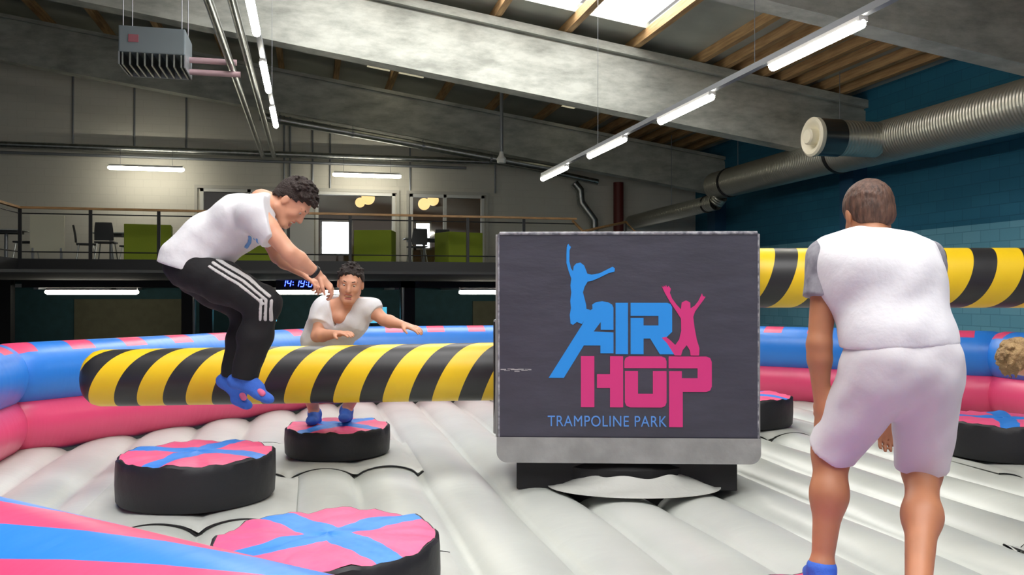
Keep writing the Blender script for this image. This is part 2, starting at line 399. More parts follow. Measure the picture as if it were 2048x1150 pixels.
# ------------------------------------------------------------------ gallery furniture
def booth(px, Y, wd, ht, rz, lb, hi=True):
    p = PY(px, 500, Y); e = thing('seat_booth', lb, 'booth', (p.x, Y, DECK), rz, 'green seat booths on the gallery')
    M = Matrix.Translation((p.x, Y, DECK)) @ Matrix.Rotation(rz, 4, 'Z'); dp = .75
    def bx(lo, hi_, n, m_=M_GREEN): MB().box(lo, hi_, M).build(n, m_, e, bevel=.015)
    bx((-wd / 2, 0, 0), (wd / 2, .09, ht), 'back_panel'); bx((-wd / 2, .1, 0), (-wd / 2 + .09, dp, ht), 'side_panel'); bx((wd / 2 - .09, .1, 0), (wd / 2, dp, ht), 'side_panel')
    bx((-wd / 2 + .1, .1, .12), (wd / 2 - .1, dp - .02, .44), 'seat_cushion', mat('light_green_felt', (160, 176, 70), .9)); return e
booth(295, 21.0, 1.0, .84, .1, 'tall green seat booth at left behind the railing, before blank wall')
booth(745, 21.6, .95, .84, -.25, 'tall green seat booth behind railing in front of the bright office window')
booth(932, 21.3, 1.0, .80, .35, 'tall green seat booth on the right, before the double door')
booth(517, 21.4, 1.0, .52, 0, 'low green seat booth half hidden behind the jumping man')
def chair(px, Y, rz, lb):
    p = PY(px, 500, Y); e = thing('gallery_chair', lb, 'chair', (p.x, Y, DECK), rz, 'dark chairs on the gallery')
    M = Matrix.Translation((p.x, Y, DECK)) @ Matrix.Rotation(rz, 4, 'Z')
    MB().box((-.22, -.22, .44), (.22, .22, .48), M).build('seat', M_CHAIR, e, bevel=.012)
    n = 7; v = []; f = []
    for i in range(n + 1):
        z = .5 + .42 * i / n; y = -.2 - .06 * (i / n) ** 1.5; h = .21 - .03 * (i / n) ** 3
        v += [M @ Vector((-h, y, z)), M @ Vector((0, y - .03, z)), M @ Vector((h, y, z)), M @ Vector((h, y - .02, z)), M @ Vector((0, y - .05, z)), M @ Vector((-h, y - .02, z))]
    for i in range(n):
        for k in range(6): f.append((i * 6 + k, i * 6 + (k + 1) % 6, (i + 1) * 6 + (k + 1) % 6, (i + 1) * 6 + k))
    f += [(0, 1, 2, 3, 4, 5), tuple(range(n * 6, n * 6 + 6))[::-1]]
    MB().add(v, f).build('backrest', M_CHAIR, e, smooth=True)
    for sx in (-1, 1):
        for sy in (-1, 1): MB().tube([M @ Vector((sx * .16, sy * .16, .45)), M @ Vector((sx * .22, sy * .22, 0))], .014, 8).build('leg', M_GALV, e)
    return e
def table(px, Y, wd, lb):
    p = PY(px, 500, Y); e = thing('gallery_table', lb, 'table', (p.x, Y, DECK), 0, 'tables on the gallery')
    MB().box((p.x - wd / 2, Y - .35, DECK + .72), (p.x + wd / 2, Y + .35, DECK + .75)).build('table_top', M_TOP, e, bevel=.006)
    MB().box((p.x - wd / 2 + .1, Y - .28, DECK + .66), (p.x + wd / 2 - .1, Y + .28, DECK + .72)).build('apron', M_CHAIR, e)
    MB().tube([(p.x, Y, DECK + .66), (p.x, Y, DECK + .03)], .04, 12).build('pedestal', M_GREY, e)
    MB().lathe([(0, .04), (.24, .03), (.25, 0), (0, 0)], (p.x, Y, DECK), n=24).build('base_plate', M_GREY, e, smooth=True)
table(222, 22.9, .8, 'small pale table left of the tall green booth')
table(12, 22.3, .8, 'small pale table at the far left edge of the gallery')
table(848, 23.3, 1.1, 'pale long table between the two right green booths')
chair(172, 22.9, -1.35, 'dark chair left of the small table, facing right'); chair(212, 22.0, 0, 'dark chair in front of the small table with its back to us')
chair(262, 23.7, 1.4, 'dark chair between small table and tall green booth'); chair(52, 22.3, 1.5, 'dark chair beside the table at the far left edge')
chair(834, 22.2, .2, 'dark chair in front of the long pale table, left one'); chair(888, 22.4, -.3, 'dark chair in front of the long pale table, right one')
p, q = PY(60, 430, 21.9), PY(128, 505, 21.9)
e = thing('presentation_board', 'blank cream display board standing behind the railing at far left', 'board', (p.x, 21.9, DECK))
MB().box((p.x, 21.88, q.z), (q.x, 21.92, p.z)).build('board_panel', mat('cream_board', (214, 212, 190), .6), e)
for x in (p.x + .06, q.x - .06): MB().box((x - .02, 21.86, DECK), (x + .02, 21.94, q.z + .1)).build('leg', M_GREY, e)
p, q = PY(578, 420, 24.6), PY(628, 520, 24.6)
tag(MB().box((p.x, 24.57, DECK), (q.x, 24.62, p.z)).build('white_cupboard_door', M_WHITE, bevel=.005), 'white upright panel beside the brown office opening, behind the jumping face', 'panel')
# items on the sill
random.seed(4)

# digital clock and screens under the gallery
p = PY(602, 567, 20.1)
e = thing('digital_clock', 'black digital clock with glowing blue digits 14:19:07 under the gallery', 'clock', (p.x, 20.1, p.z))
MB().box((p.x - .56, 20.06, p.z - .14), (p.x + .56, 20.2, p.z + .14)).build('clock_case', mat('clock_black', (8, 8, 14), .4), e, bevel=.01)
MB().box((p.x - .4, 20.1, p.z + .14), (p.x - .37, 20.2, DECK - .42)).box((p.x + .37, 20.1, p.z + .14), (p.x + .4, 20.2, DECK - .42)).build('mounting_bracket', M_BLACK, e)
SEG = {'0': 'abcdef', '1': 'bc', '4': 'fgbc', '7': 'abc', '9': 'abcdfg'}
def seg7(ch, x, z, h, mb, y):
    wd = h * .52; t = h * .11
    def sg(x0, z0, x1, z1):
        sh = lambda xx, zz: (x + xx + zz * .18, zz + z)
        (ax, az), (bx_, bz) = sh(x0, z0), sh(x1, z1)
        if abs(z0 - z1) < 1e-6: pts = [(ax + t * .3, az - t / 2), (bx_ - t * .3, bz - t / 2), (bx_ - t * .3, bz + t / 2), (ax + t * .3, az + t / 2)]
        else: pts = [(ax - t / 2, az + t * .4), (ax + t / 2, az + t * .4), (bx_ + t / 2, bz - t * .4), (bx_ - t / 2, bz - t * .4)]
        v = [(a, y, b) for a, b in pts] + [(a, y + .006, b) for a, b in pts]
        mb.add(v, [(0, 1, 2, 3), (7, 6, 5, 4), (0, 4, 5, 1), (1, 5, 6, 2), (2, 6, 7, 3), (3, 7, 4, 0)])
    L = {'a': (0, h / 2, wd, h / 2), 'g': (0, 0, wd, 0), 'd': (0, -h / 2, wd, -h / 2), 'f': (0, 0, 0, h / 2), 'b': (wd, 0, wd, h / 2), 'e': (0, -h / 2, 0, 0), 'c': (wd, -h / 2, wd, 0)}
    for s_ in SEG[ch]: sg(*L[s_])
mb = MB(); x = p.x - .42; hh = .145
for ch in '14:19:07':
    if ch == ':':
        for dz in (-.03, .03): mb.box((x, 20.045, p.z + dz - .009), (x + .02, 20.052, p.z + dz + .009))
        x += .06
    else: seg7(ch, x, p.z, hh, mb, 20.045); x += .118
mb.build('blue_digits', mat('blue_led', (50, 70, 255), emit=14), e)
for px0, px1, py0, py1, Yp, lb in ((459, 556, 594, 645, 22.5, 'cyan lit screen under the gallery behind the jumping man\'s legs'), (712, 776, 612, 648, 22.5, 'cyan lit screen behind the V-neck man, just above the blue wall')):
    p, q = PY(px0, py0, Yp), PY(px1, py1, Yp)
    e = thing('wall_screen', lb, 'screen', (p.x, Yp, q.z), 0)
    MB().box((p.x, Yp, q.z), (q.x, Yp + .04, p.z)).build('screen_case', M_BLACK, e)
    MB().box((p.x + .03, Yp - .006, q.z + .03), (q.x - .03, Yp, p.z - .03)).build('lit_screen', mat('cyan_screen', (90, 190, 225), emit=.9), e)
    MB().box(((p.x + q.x) / 2 - .03, Yp + .04, 0), ((p.x + q.x) / 2 + .03, Yp + .08, p.z)).build('screen_stand', M_BLACK, e)

# ------------------------------------------------------------------ pipes on the rear wall and ceiling
def pipe(pts, r, lb, name='service_pipe', m=M_GALV, n=14, cat='pipe'):
    return tag(MB().tube(pts, r, n).build(name, m, smooth=True), lb, cat)
pz = CZ + 3.9
pipe([(XL + .1, 24.9, pz), (5.4, 24.9, pz), (6.4, 24.9, pz - .12), (8.6, 24.9, pz - .5)], .09, 'silver pipe running level along the white rear wall')
pipe([(XL + .1, 24.95, pz - .2), (4.5, 24.95, pz - .2)], .04, 'thin grey pipe just below the level silver wall pipe', m=M_GREY)
e = thing('sloping_duct', 'silver duct sloping down beneath the far concrete beam', 'duct', (-1.3, 23.3, beamz(-1.3)))
MB().tube([(-1.3, 23.3, beamz(-1.3) - .2), (7.0, 23.3, beamz(7) - .16)], .11, 14).build('duct_tube', M_GALV, e, smooth=True)
for x in (-.8, 1.1, 3.0, 4.9, 6.8): MB().lathe([(.11, -.03), (.125, -.03), (.125, .03), (.11, .03)], (x, 23.3, beamz(x) - .19), (1, 0, -.14), 18).build('strap', M_GREY, e); MB().tube([(x, 23.3, beamz(x) - .1), (x, 23.3, beamz(x) + .01)], .012, 6).build('drop_rod', M_GREY, e)
for i, (x, zz) in enumerate(((-1.3, 0), (-1.0, .0))):
    pipe([(x, 5, CZ + 3.8), (x, 23, CZ + 3.8), (x, 24.6, CZ + 3.8), (x, 24.70, CZ + 3.8)], .06, ['left', 'right'][i] + ' one of two long silver pipes running below the ceiling', m=M_GALV)
for px, w_ in ((145, 'farthest left, above the cream board'), (268, 'above the left wall tube lamp, left one'), (372, 'just right of the left wall tube lamp'), (568, 'directly above the jumping head, left one'), (580, 'directly above the jumping head, right one'),
               (625, 'between jumping head and middle wall lamp'), (660, 'at the left end of the middle wall lamp'), (820, 'right of the middle wall lamp'), (990, 'farthest right, beyond the double door')):
    p = PY(px, 300, 25.17); tag(MB().tube([(p.x, 25.17, CZ + (3.0 if px > 500 else 3.9)), (p.x, 25.17, CZ + 4.64 - .145 * p.x + .3)], .025, 8).build('pipe_hanger', M_GREY), 'thin vertical pipe on rear wall, ' + w_, 'hanger', 'vertical hangers on the rear wall')
p = PY(1003, 318, 20); q = PY(1003, 185, 20)
e = thing('ceiling_rod', 'slim grey rod hanging from ceiling between the two concrete beams', 'rod', (p.x, 20, p.z))
MB().tube([(p.x, 20, p.z), (p.x, 20, roofz(p.x) - .05)], .045, 10).build('rod', M_GREY, e, smooth=True)
MB().lathe([(0, -.1), (.1, -.1), (.12, 0), (.07, .08), (.045, .18)], (p.x, 20, p.z), n=20).build('sensor_head', M_WHITE, e, smooth=True)
# bent pipe and red pipe by the stairs
a = [PY(*t) for t in ((1148, 366, 24.7), (1160, 380, 24.7), (1162, 405, 24.7), (1188, 440, 24.7), (1190, 520, 24.7))] + [Vector((PY(1190, 520, 24.7).x, 24.7, 0))]
pipe(a, .13, 'bent silver flue pipe on wall left of the red pipe', 'flue_pipe')
a = [PY(1237, 365, 24.8), Vector((PY(1237, 365, 24.8).x, 24.8, 0))]
pipe(a, .16, 'dark red upright pipe above the stair railing', 'riser_pipe', mat('dark_red_paint', (108, 40, 34), .5))

# heater unit
hp = P(312, 100, 14.0)
e = thing('unit_heater', 'grey ceiling unit heater with a louvred underside hung by wires', 'heater', hp, -.0)
hw, hd = .5, .42
MB().box(hp + Vector((-hw, -hd, -.16)), hp + Vector((hw, hd, .26))).build('heater_casing', mat('heater_grey', (128, 138, 144), .45, metal=.3), e, bevel=.02)
for k in range(9):
    x = -hw + .06 + k * (2 * hw - .12) / 8
    MB().box(hp + Vector((x - .012, -hd + .02, -.36)), hp + Vector((x + .012, hd - .04, -.155))).build('louvre_blade', M_GALV, e)
MB().box(hp + Vector((-hw, -hd, -.36)), hp + Vector((-hw + .02, hd, -.155))).box(hp + Vector((hw - .02, -hd, -.36)), hp + Vector((hw, hd, -.155))).box(hp + Vector((-hw, hd - .02, -.36)), hp + Vector((hw, hd, -.155))).build('louvre_frame', M_GREY, e)
MB().box(hp + Vector((-.35, -hd - .012, -.0)), hp + Vector((-.2, -hd, .12))).build('rating_plate', mat('plate_red', (150, 90, 100), .5), e)
for sx in (-1, 1):
    for sy in (-1, 1):
        q = hp + Vector((sx * (hw - .06), sy * (hd - .06), .25)); MB().tube([q, (q.x, q.y, roofz(q.x) - .02)], .008, 6).build('suspension_wire', M_GREY, e)
MPK = mat('pinkish_copper_pipe', (190, 160, 166), .4, metal=.3)
for dz in (-.1, -.3):
    pipe([hp + Vector((hw, .1, dz)), Vector((-1.25 - dz * .3, hp.y + .1, hp.z + dz))], .05, ['upper', 'lower'][dz < -.2] + ' pink tinted pipe joining the unit heater', m=MPK)

# ------------------------------------------------------------------ spiral ducts on the right
def duct_mat():
    m, nt, b = base('spiral_duct_steel', .3); b.inputs['Metallic'].default_value = .8; b.inputs['Base Color'].default_value = lin((206, 206, 196)); b.inputs['Roughness'].default_value = .36
    u, x, y = uvsep(nt)
    s_ = mathn(nt, 'ADD', mathn(nt, 'MULTIPLY', x, 15.0), y); fr = mathn(nt, 'FRACT', s_)
    h = mathn(nt, 'SINE', mathn(nt, 'MULTIPLY', s_, 6.2832))
    q = nt.nodes.new('ShaderNodeBump'); q.inputs['Strength'].default_value = .8; q.inputs['Distance'].default_value = .004
    nt.links.new(h, q.inputs['Height']); nt.links.new(q.outputs[0], b.inputs['Normal']); return m
M_DUCT = duct_mat()
def uvtube(a, b_, r, name, m, parent=None, n=48, seg=1, rend=None, profile=None, caps=True, droop=0.0):
    a, b_ = Vector(a), Vector(b_); t = (b_ - a).normalized(); L = (b_ - a).length
    side = t.cross(Vector((0, 0, 1))).normalized(); up = side.cross(t).normalized()
    st = profile or [(L * i / seg, r) for i in range(seg + 1)]
    v = []; uv = []
    for s_, rr in st:
        for k in range(n + 1):
            q = 2 * math.pi * k / n - math.pi
            v.append(a + t * s_ + (side * math.cos(q) + up * math.sin(q)) * rr); uv.append((s_, k / n))
    f = [(i * (n + 1) + k, i * (n + 1) + k + 1, (i + 1) * (n + 1) + k + 1, (i + 1) * (n + 1) + k) for i in range(len(st) - 1) for k in range(n)]
    me = bpy.data.meshes.new(name); me.from_pydata([tuple(p) for p in v], [], f); ul = me.uv_layers.new(name='UVMap')
    for lp in me.loops: ul.data[lp.index].uv = uv[lp.vertex_index]
    bm = bmesh.new(); bm.from_mesh(me); bmesh.ops.remove_doubles(bm, verts=bm.verts, dist=1e-5)
    bm.to_mesh(me); bm.free(); me.validate()
    for p in me.polygons: p.use_smooth = True
    me.materials.append(m); o = bpy.data.objects.new(name, me); S.collection.objects.link(o)
    if parent is not None: attach(o, parent)
    return o
dz = CZ + 2.86
e = thing('spiral_duct', 'large spiral steel air duct running along the blue wall', 'duct', (10.6, 2, dz))
uvtube((10.6, 2, dz), (10.6, 15.6, dz), .4, 'duct_section', M_DUCT, e, seg=4)
uvtube((10.6, 15.6, dz - .0), (10.6, 21.0, dz), .37, 'duct_section', M_DUCT, e, seg=4)
MB().lathe([(.37, 0), (.34, .1), (.2, .16), (0, .16)], (10.6, 21, dz), (0, 1, 0)).build('end_cap', M_GALV, e, smooth=True)
for y, r in ((15.5, .415), (20.2, .385), (9.5, .415)): MB().lathe([(r - .02, -.05), (r, -.05), (r, .05), (r - .02, .05)], (10.6, y, dz), (0, 1, 0)).build('joint_band', M_BLACK if y > 15 else M_GALV, e, smooth=True)
for y in (4.5, 9.5, 15.5, 19.8): MB().tube([(10.6, y, dz + .36), (10.6, y, roofz(10.6) - .15)], .008, 6).build('suspension_wire', M_GREY, e)
uvtube((9.0, 13.95, dz), (10.3, 13.95, dz), .33, 'branch_stub', M_DUCT, e, seg=2)
MB().lathe([(.345, 0), (.345, .45), (.33, .45), (.33, 0)], (9.05, 13.95, dz), (1, 0, 0)).build('foil_wrap', mat('dark_foil', (100, 104, 106), .25, metal=.9), e, smooth=True)
MB().lathe([(.33, .06), (.36, .03), (.36, -.04), (.32, -.07), (.25, -.05), (.2, .02), (.15, .04), (.15, -.12), (.12, -.15), (0, -.15)], (9.0, 13.95, dz), (1, 0, 0)).build('jet_nozzle', mat('cream_nozzle', (228, 222, 200), .45), e, smooth=True)
uvtube((10.55, 20.9, CZ + 2.42), (9.8, 25.15, CZ + 2.2), .22, 'narrow_duct_section', M_DUCT, e, seg=3)
MB().lathe([(.21, -.04), (.24, -.04), (.24, .04), (.21, .04)], (10.5, 21.3, CZ + 2.4), (-.17, 1, -.05)).build('joint_band', M_BLACK, e, smooth=True)
MB().tube([(10.2, 23, CZ + 2.5), (10.2, 23, roofz(10) - .2)], .01, 6).build('suspension_wire', M_GREY, e)
uvtube((10.55, 20.9, CZ + 2.42), (10.6, 20.75, dz - .3), .2, 'elbow', M_DUCT, e, seg=1)

# ------------------------------------------------------------------ inflatable arena
CXc, CDc = 1.02, 6.24
C0 = W(CXc, CDc, 0)
AP = 4.70; T22 = math.tan(math.radians(22.5)); LSIDE = 2 * AP * T22
arena = thing('inflatable_arena', 'large octagonal inflatable arena with grey bed and blue and pink air walls', 'inflatable', (C0.x, C0.y, 0))
def wall_mat(kind):
    m, nt, b = base('arena_vinyl_' + kind, .38, .25); u, x, y = uvsep(nt)
    if kind == 'pink': b.inputs['Base Color'].default_value = lin(PINK)
    else:
        if kind == 'blue':          # v: angle, 0.25..0.75 around; top of the tube at v=.75
            fr = mathn(nt, 'FRACT', mathn(nt, 'MULTIPLY', x, 1 / .52)); a_ = mathn(nt, 'LESS_THAN', fr, .42)
            g = mathn(nt, 'MULTIPLY', mathn(nt, 'GREATER_THAN', y, .635), mathn(nt, 'LESS_THAN', y, .9)); f_ = mathn(nt, 'MULTIPLY', a_, g)
        else:                       # long slanting bands over the near wall
            s_ = mathn(nt, 'ADD', mathn(nt, 'MULTIPLY', x, 1.0), mathn(nt, 'MULTIPLY', y, 7.0)); fr = mathn(nt, 'FRACT', mathn(nt, 'ADD', s_, .45)); f_ = mathn(nt, 'LESS_THAN', fr, .55)
        col = mixc(nt, f_, lin(BLUE), lin(PINK)); nt.links.new(col, b.inputs['Base Color'])
    crease(nt, b, (9, 2.5, 1), .28, .02); return m
WM = {k: wall_mat(k) for k in ('pink', 'blue', 'near')}
def wall_tube(i, zc, r, kind, name):
    ang = math.radians(45 * i); n_ = Vector((math.cos(ang), math.sin(ang), 0)); t_ = Vector((-n_.y, n_.x, 0))
    R0 = AP + .25; NS, NK = 60, 40; v = []; uv = []
    for a in range(NS + 1):
        s_ = -1 + 2 * a / NS; edge = 1 - abs(s_)
        rr = r * (1 - .07 * math.exp(-edge * 60) ) * (1 + .012 * math.sin(a * 2.1 + i) * 0)
        for k in range(NK + 1):
            q = 2 * math.pi * k / NK - math.pi               # k/NK = .5 -> inner side, .75 -> top
            o_ = -math.cos(q) * rr; z = zc + math.sin(q) * rr
            o_ = -o_ if False else -math.cos(q) * rr
            half = (R0 + o_ * 1) * T22
            v.append(C0 + n_ * (R0 + o_) + t_ * (s_ * half) + Vector((0, 0, z))); uv.append((s_ * half + LSIDE, k / NK))
    f = [(a * (NK + 1) + k, a * (NK + 1) + k + 1, (a + 1) * (NK + 1) + k + 1, (a + 1) * (NK + 1) + k) for a in range(NS) for k in range(NK)]
    me = bpy.data.meshes.new(name); me.from_pydata([tuple(p) for p in v], [], f); ul = me.uv_layers.new(name='UVMap')
    for lp in me.loops: ul.data[lp.index].uv = uv[lp.vertex_index]
    for p in me.polygons: p.use_smooth = True
    me.materials.append(WM[kind]); me.validate(); o = bpy.data.objects.new(name, me); S.collection.objects.link(o)
    bm = bmesh.new(); bm.from_mesh(me); bmesh.ops.recalc_face_normals(bm, faces=bm.faces); bm.to_mesh(me); bm.free()
    attach(o, arena)
for i in range(8):
    wall_tube(i, BED + .20, .265, 'pink', 'lower_wall_tube')
    wall_tube(i, BED + .61, .275, 'near' if i == 5 else 'blue', 'upper_wall_tube')
# base under the walls
def octa(r): return [C0 + Vector((math.cos(math.radians(22.5 + 45 * i)), math.sin(math.radians(22.5 + 45 * i)), 0)) * r / math.cos(math.radians(22.5)) for i in range(8)]
A_, B_ = octa(AP + .45), octa(AP - .1); mb = MB()
v = [tuple(p) for p in A_] + [(p.x, p.y, BED - .25) for p in A_] + [tuple(p) for p in B_] + [(p.x, p.y, BED - .3) for p in B_]
f = []
for i in range(8):
    j = (i + 1) % 8; f += [(i, j, 8 + j, 8 + i), (16 + i, 24 + i, 24 + j, 16 + j), (8 + i, 8 + j, 24 + j, 24 + i), (i, 16 + i, 16 + j, j)]
mb.add(v, f).build('base_skirt', mat('blue_vinyl', BLUE, .4), arena)
# bed of parallel air tubes
SP = .475; PH = .80
def bump(x):
    u = ((x - PH) / SP) % 1.0 * 2 - 1
    return -.115 * (1 - math.sqrt(max(0, 1 - .97 * u * u))) 
NX = int(2 * (AP + .1) / SP * 14); NYb = 90; v = []; f = []; uv = []
for a in range(NX + 1):
    dx = -(AP + .1) + 2 * (AP + .1) * a / NX; x = C0.x + dx
    hy = min(AP + .1, (AP + .1) * math.sqrt(2) - abs(dx))
    for k in range(NYb + 1):
        y = C0.y - hy + 2 * hy * k / NYb
        dd = math.hypot(x - C0.x, y - C0.y)
        v.append((x, y, BED + bump(x) - .03 * math.exp(-(dd / 1.1) ** 2) + .006 * math.sin(y * 3 + x * 7))); uv.append((y, x))
f = [(a * (NYb + 1) + k, (a + 1) * (NYb + 1) + k, (a + 1) * (NYb + 1) + k + 1, a * (NYb + 1) + k + 1) for a in range(NX) for k in range(NYb)]
def bed_mat():
    m, nt, b = base('grey_bed_vinyl', .4, .3)
    tc = nt.nodes.new('ShaderNodeTexCoord'); n = nt.nodes.new('ShaderNodeTexNoise'); n.inputs['Scale'].default_value = 1.2; n.inputs['Detail'].default_value = 5
    nt.links.new(tc.outputs['UV'], n.inputs[0]); r = nt.nodes.new('ShaderNodeValToRGB'); r.color_ramp.elements[0].color = lin((182, 186, 180)); r.color_ramp.elements[1].color = lin((199, 203, 196))
    r.color_ramp.elements[0].position = .3; r.color_ramp.elements[1].position = .7
    nt.links.new(n.outputs[0], r.inputs[0]); nt.links.new(r.outputs[0], b.inputs['Base Color']); crease(nt, b, (13, 2.2, 1), .3, .015); return m
M_BED = bed_mat()
me = bpy.data.meshes.new('jumping_bed'); me.from_pydata(v, [], f); ul = me.uv_layers.new(name='UVMap')
for lp in me.loops: ul.data[lp.index].uv = uv[lp.vertex_index]
for p in me.polygons: p.use_smooth = True
me.materials.append(M_BED); bedo = bpy.data.objects.new('jumping_bed', me); S.collection.objects.link(bedo); attach(bedo, arena)

# podium pads: (xc, dc, r, turn, label)
PH_ = .28
pads = [(-.775, 3.58, .473, 0, 'nearest round podium pad with pink top and blue cross, bottom left of centre'),
        (-2.01, 5.45, .48, .55, 'round podium pad with pink top and blue cross below the jumping man'),
        (-1.42, 6.95, .42, .3, 'round podium pad carrying the man in the V-neck shirt'),
        (1.0, 2.63, .475, .2, 'round podium pad under the man seen from behind, bottom right'),
        (3.97, 6.9, .475, .4, 'round podium pad at the right edge against the pink wall'),
        (2.30, 8.5, .475, .1, 'round podium pad peeking out right behind the logo tower'),
        (3.35, 4.05, .475, .0, 'round podium pad under the bending child beyond the right edge')]
def pad_mat():
    m, nt, b = base('pad_top_vinyl', .5, .1); tc = nt.nodes.new('ShaderNodeTexCoord'); n = nt.nodes.new('ShaderNodeTexNoise'); n.inputs['Scale'].default_value = 5
    nt.links.new(tc.outputs['Object'], n.inputs[0])
    sp = nt.nodes.new('ShaderNodeSeparateXYZ'); nt.links.new(tc.outputs['Object'], sp.inputs[0]); w_ = mathn(nt, 'MULTIPLY', mathn(nt, 'SUBTRACT', n.outputs[0], .5), .12)
    a_ = mathn(nt, 'LESS_THAN', mathn(nt, 'ABSOLUTE', mathn(nt, 'ADD', mathn(nt, 'ADD', sp.outputs[0], sp.outputs[1]), w_)), .10)
    b2 = mathn(nt, 'LESS_THAN', mathn(nt, 'ABSOLUTE', mathn(nt, 'ADD', mathn(nt, 'SUBTRACT', sp.outputs[0], sp.outputs[1]), w_)), .10)
    col = mixc(nt, mathn(nt, 'MAXIMUM', a_, b2), lin((240, 88, 136)), lin((44, 130, 224))); nt.links.new(col, b.inputs['Base Color'])
    n2 = nt.nodes.new('ShaderNodeTexNoise'); n2.inputs['Scale'].default_value = 9; nt.links.new(tc.outputs['Object'], n2.inputs[0])
    q = nt.nodes.new('ShaderNodeBump'); q.inputs['Strength'].default_value = .6; q.inputs['Distance'].default_value = .02; nt.links.new(n2.outputs[0], q.inputs['Height']); nt.links.new(q.outputs[0], b.inputs['Normal']); return m
M_PAD = pad_mat(); M_PADS = mat('black_pad_vinyl', (24, 25, 30), .55, bump=.35, bscale=9)
M_SLIT = mat('black_velcro_edge', (14, 14, 16), .8)
for (xc, dc, r, rot, lb) in pads:
    PHH = .28 if r > .43 else .22; c = W(xc, dc, BED + .01); e = thing('podium_pad', lb, 'pad', c, rot - TH, 'round podium pads on the grey bed')
    n = 72; random.seed(int(dc * 100)); ph = [random.uniform(0, 6.28) for _ in range(4)]
    def wob(q): return .006 * math.sin(7 * q + ph[0]) + .005 * math.sin(13 * q + ph[1]) + .004 * math.sin(23 * q + ph[2])
    v = []; f = []
    prof = [(r * .96, 0, 0), (r * .995, .02, 0), (r * 1.005, .12, .3), (r, PHH - .06, .6), (r * .992, PHH - .015, 1), (r * .965, PHH - .002, 1), (r * .93, PHH - .006, 1)]
    for rr, h, wv in prof:
        for k in range(n):
            q = 2 * math.pi * k / n; v.append(c + Vector((math.cos(q) * (rr + wob(q) * .5 * wv), math.sin(q) * (rr + wob(q) * .5 * wv), h + wob(q) * wv)))
    f = [(i * n + k, i * n + (k + 1) % n, (i + 1) * n + (k + 1) % n, (i + 1) * n + k) for i in range(len(prof) - 1) for k in range(n)] + [tuple(reversed(range(n)))]
    MB().add(v, f).build('pad_side', M_PADS, e, smooth=True)
    v = []; rings = 12
    for i in range(rings + 1):
        rr = r * .955 * i / rings if i else 1e-3
        for k in range(n):
            q = 2 * math.pi * k / n; h = PHH + .010 + wob(q) * (i / rings) ** 2 * 1.1 - .012 * (i / rings) ** 6 + .006 * math.sin(3 * q + 9 * i / rings) * (1 - i / rings)
            v.append(c + Vector((math.cos(q) * rr, math.sin(q) * rr, h)))
    f = [(i * n + k, i * n + (k + 1) % n, (i + 1) * n + (k + 1) % n, (i + 1) * n + k) for i in range(rings) for k in range(n)] + [tuple(range(n))[::-1]]
    MB().add(v, f).build('pad_top', M_PAD, e, smooth='all')
    # flat grey patch of the bed round the pad, with its black velcro slits
    hs = .62; x0, x1, y0, y1 = c.x - hs, c.x + hs, c.y - hs, c.y + hs; v = []; f = []; N = 30
    for a in range(N + 1):
        for k in range(N + 1):
            x = x0 + (x1 - x0) * a / N; y = y0 + (y1 - y0) * k / N; ed = min(1, min(a, N - a, k, N - k) / 2)
            v.append((x, y, BED + .006 + bump(x) * (.28 if ed >= 1 else .55 if ed > 0 else .8)))
    f = [(a * (N + 1) + k, (a + 1) * (N + 1) + k, (a + 1) * (N + 1) + k + 1, a * (N + 1) + k + 1) for a in range(N) for k in range(N)]
    MB().add(v, f).build('bed_patch', mat('patch_vinyl', (188, 191, 185), .45, var=.04), arena, smooth='all')
    for yy in (y0 - .008, y1 + .008): MB().tube([(x0 + (x1 - x0) * a / 60, yy, BED + .004 + bump(x0 + (x1 - x0) * a / 60)) for a in range(61)], .006, 6).build('velcro_slit', M_SLIT, arena)

# ------------------------------------------------------------------ sweeper tower with two arms
DF = 5.64; SC = DF / F; BR = math.radians(2.2)
bc = W((1262.5 - 1024) * SC, 6.24, 0)                 # tower centre
BX = thing('sweeper_machine', 'dark grey padded sweeper tower with a trampoline park logo and two striped arms', 'sweeper', (bc.x, bc.y, BED), -TH - BR * 0 + BR * -1)
BM = Matrix.Translation((bc.x, bc.y, 0)) @ Matrix.Rotation(-TH - BR, 4, 'Z')   # local: x right, y away, z up (world z)
HWd = 259.5 * SC; FY = -(6.24 - DF)
def bz(py): return CZ + (HORIZON - py) * SC
M_TOWER = mat('charcoal_banner_vinyl', (62, 62, 75), .5, c2=(54, 54, 66), vscale=3, bump=.25, bscale=5, coat=.15, stretch=(1, 1, 3))
M_SKIRT = mat('pale_grey_vinyl', (152, 152, 151), .45, var=.12, vscale=6, bump=.5, bscale=6)
zt, zm, zb = bz(465), bz(876), bz(926)
def rbox(x0, x1, y0, y1, z0, z1, name, m, bevel): return MB().box((x0, y0, z0), (x1, y1, z1), BM).build(name, m, BX, bevel=bevel)
rbox(-HWd, HWd, FY, -FY, zm - .005, zt, 'padded_cover', M_TOWER, .012)
rbox(-HWd - .012, HWd + .012, FY - .0, -FY + .012, zm + .0, zt + .012, 'rear_cover', M_SKIRT, .012).hide_render = False
bpy.data.objects.remove(S.collection.objects[-1])
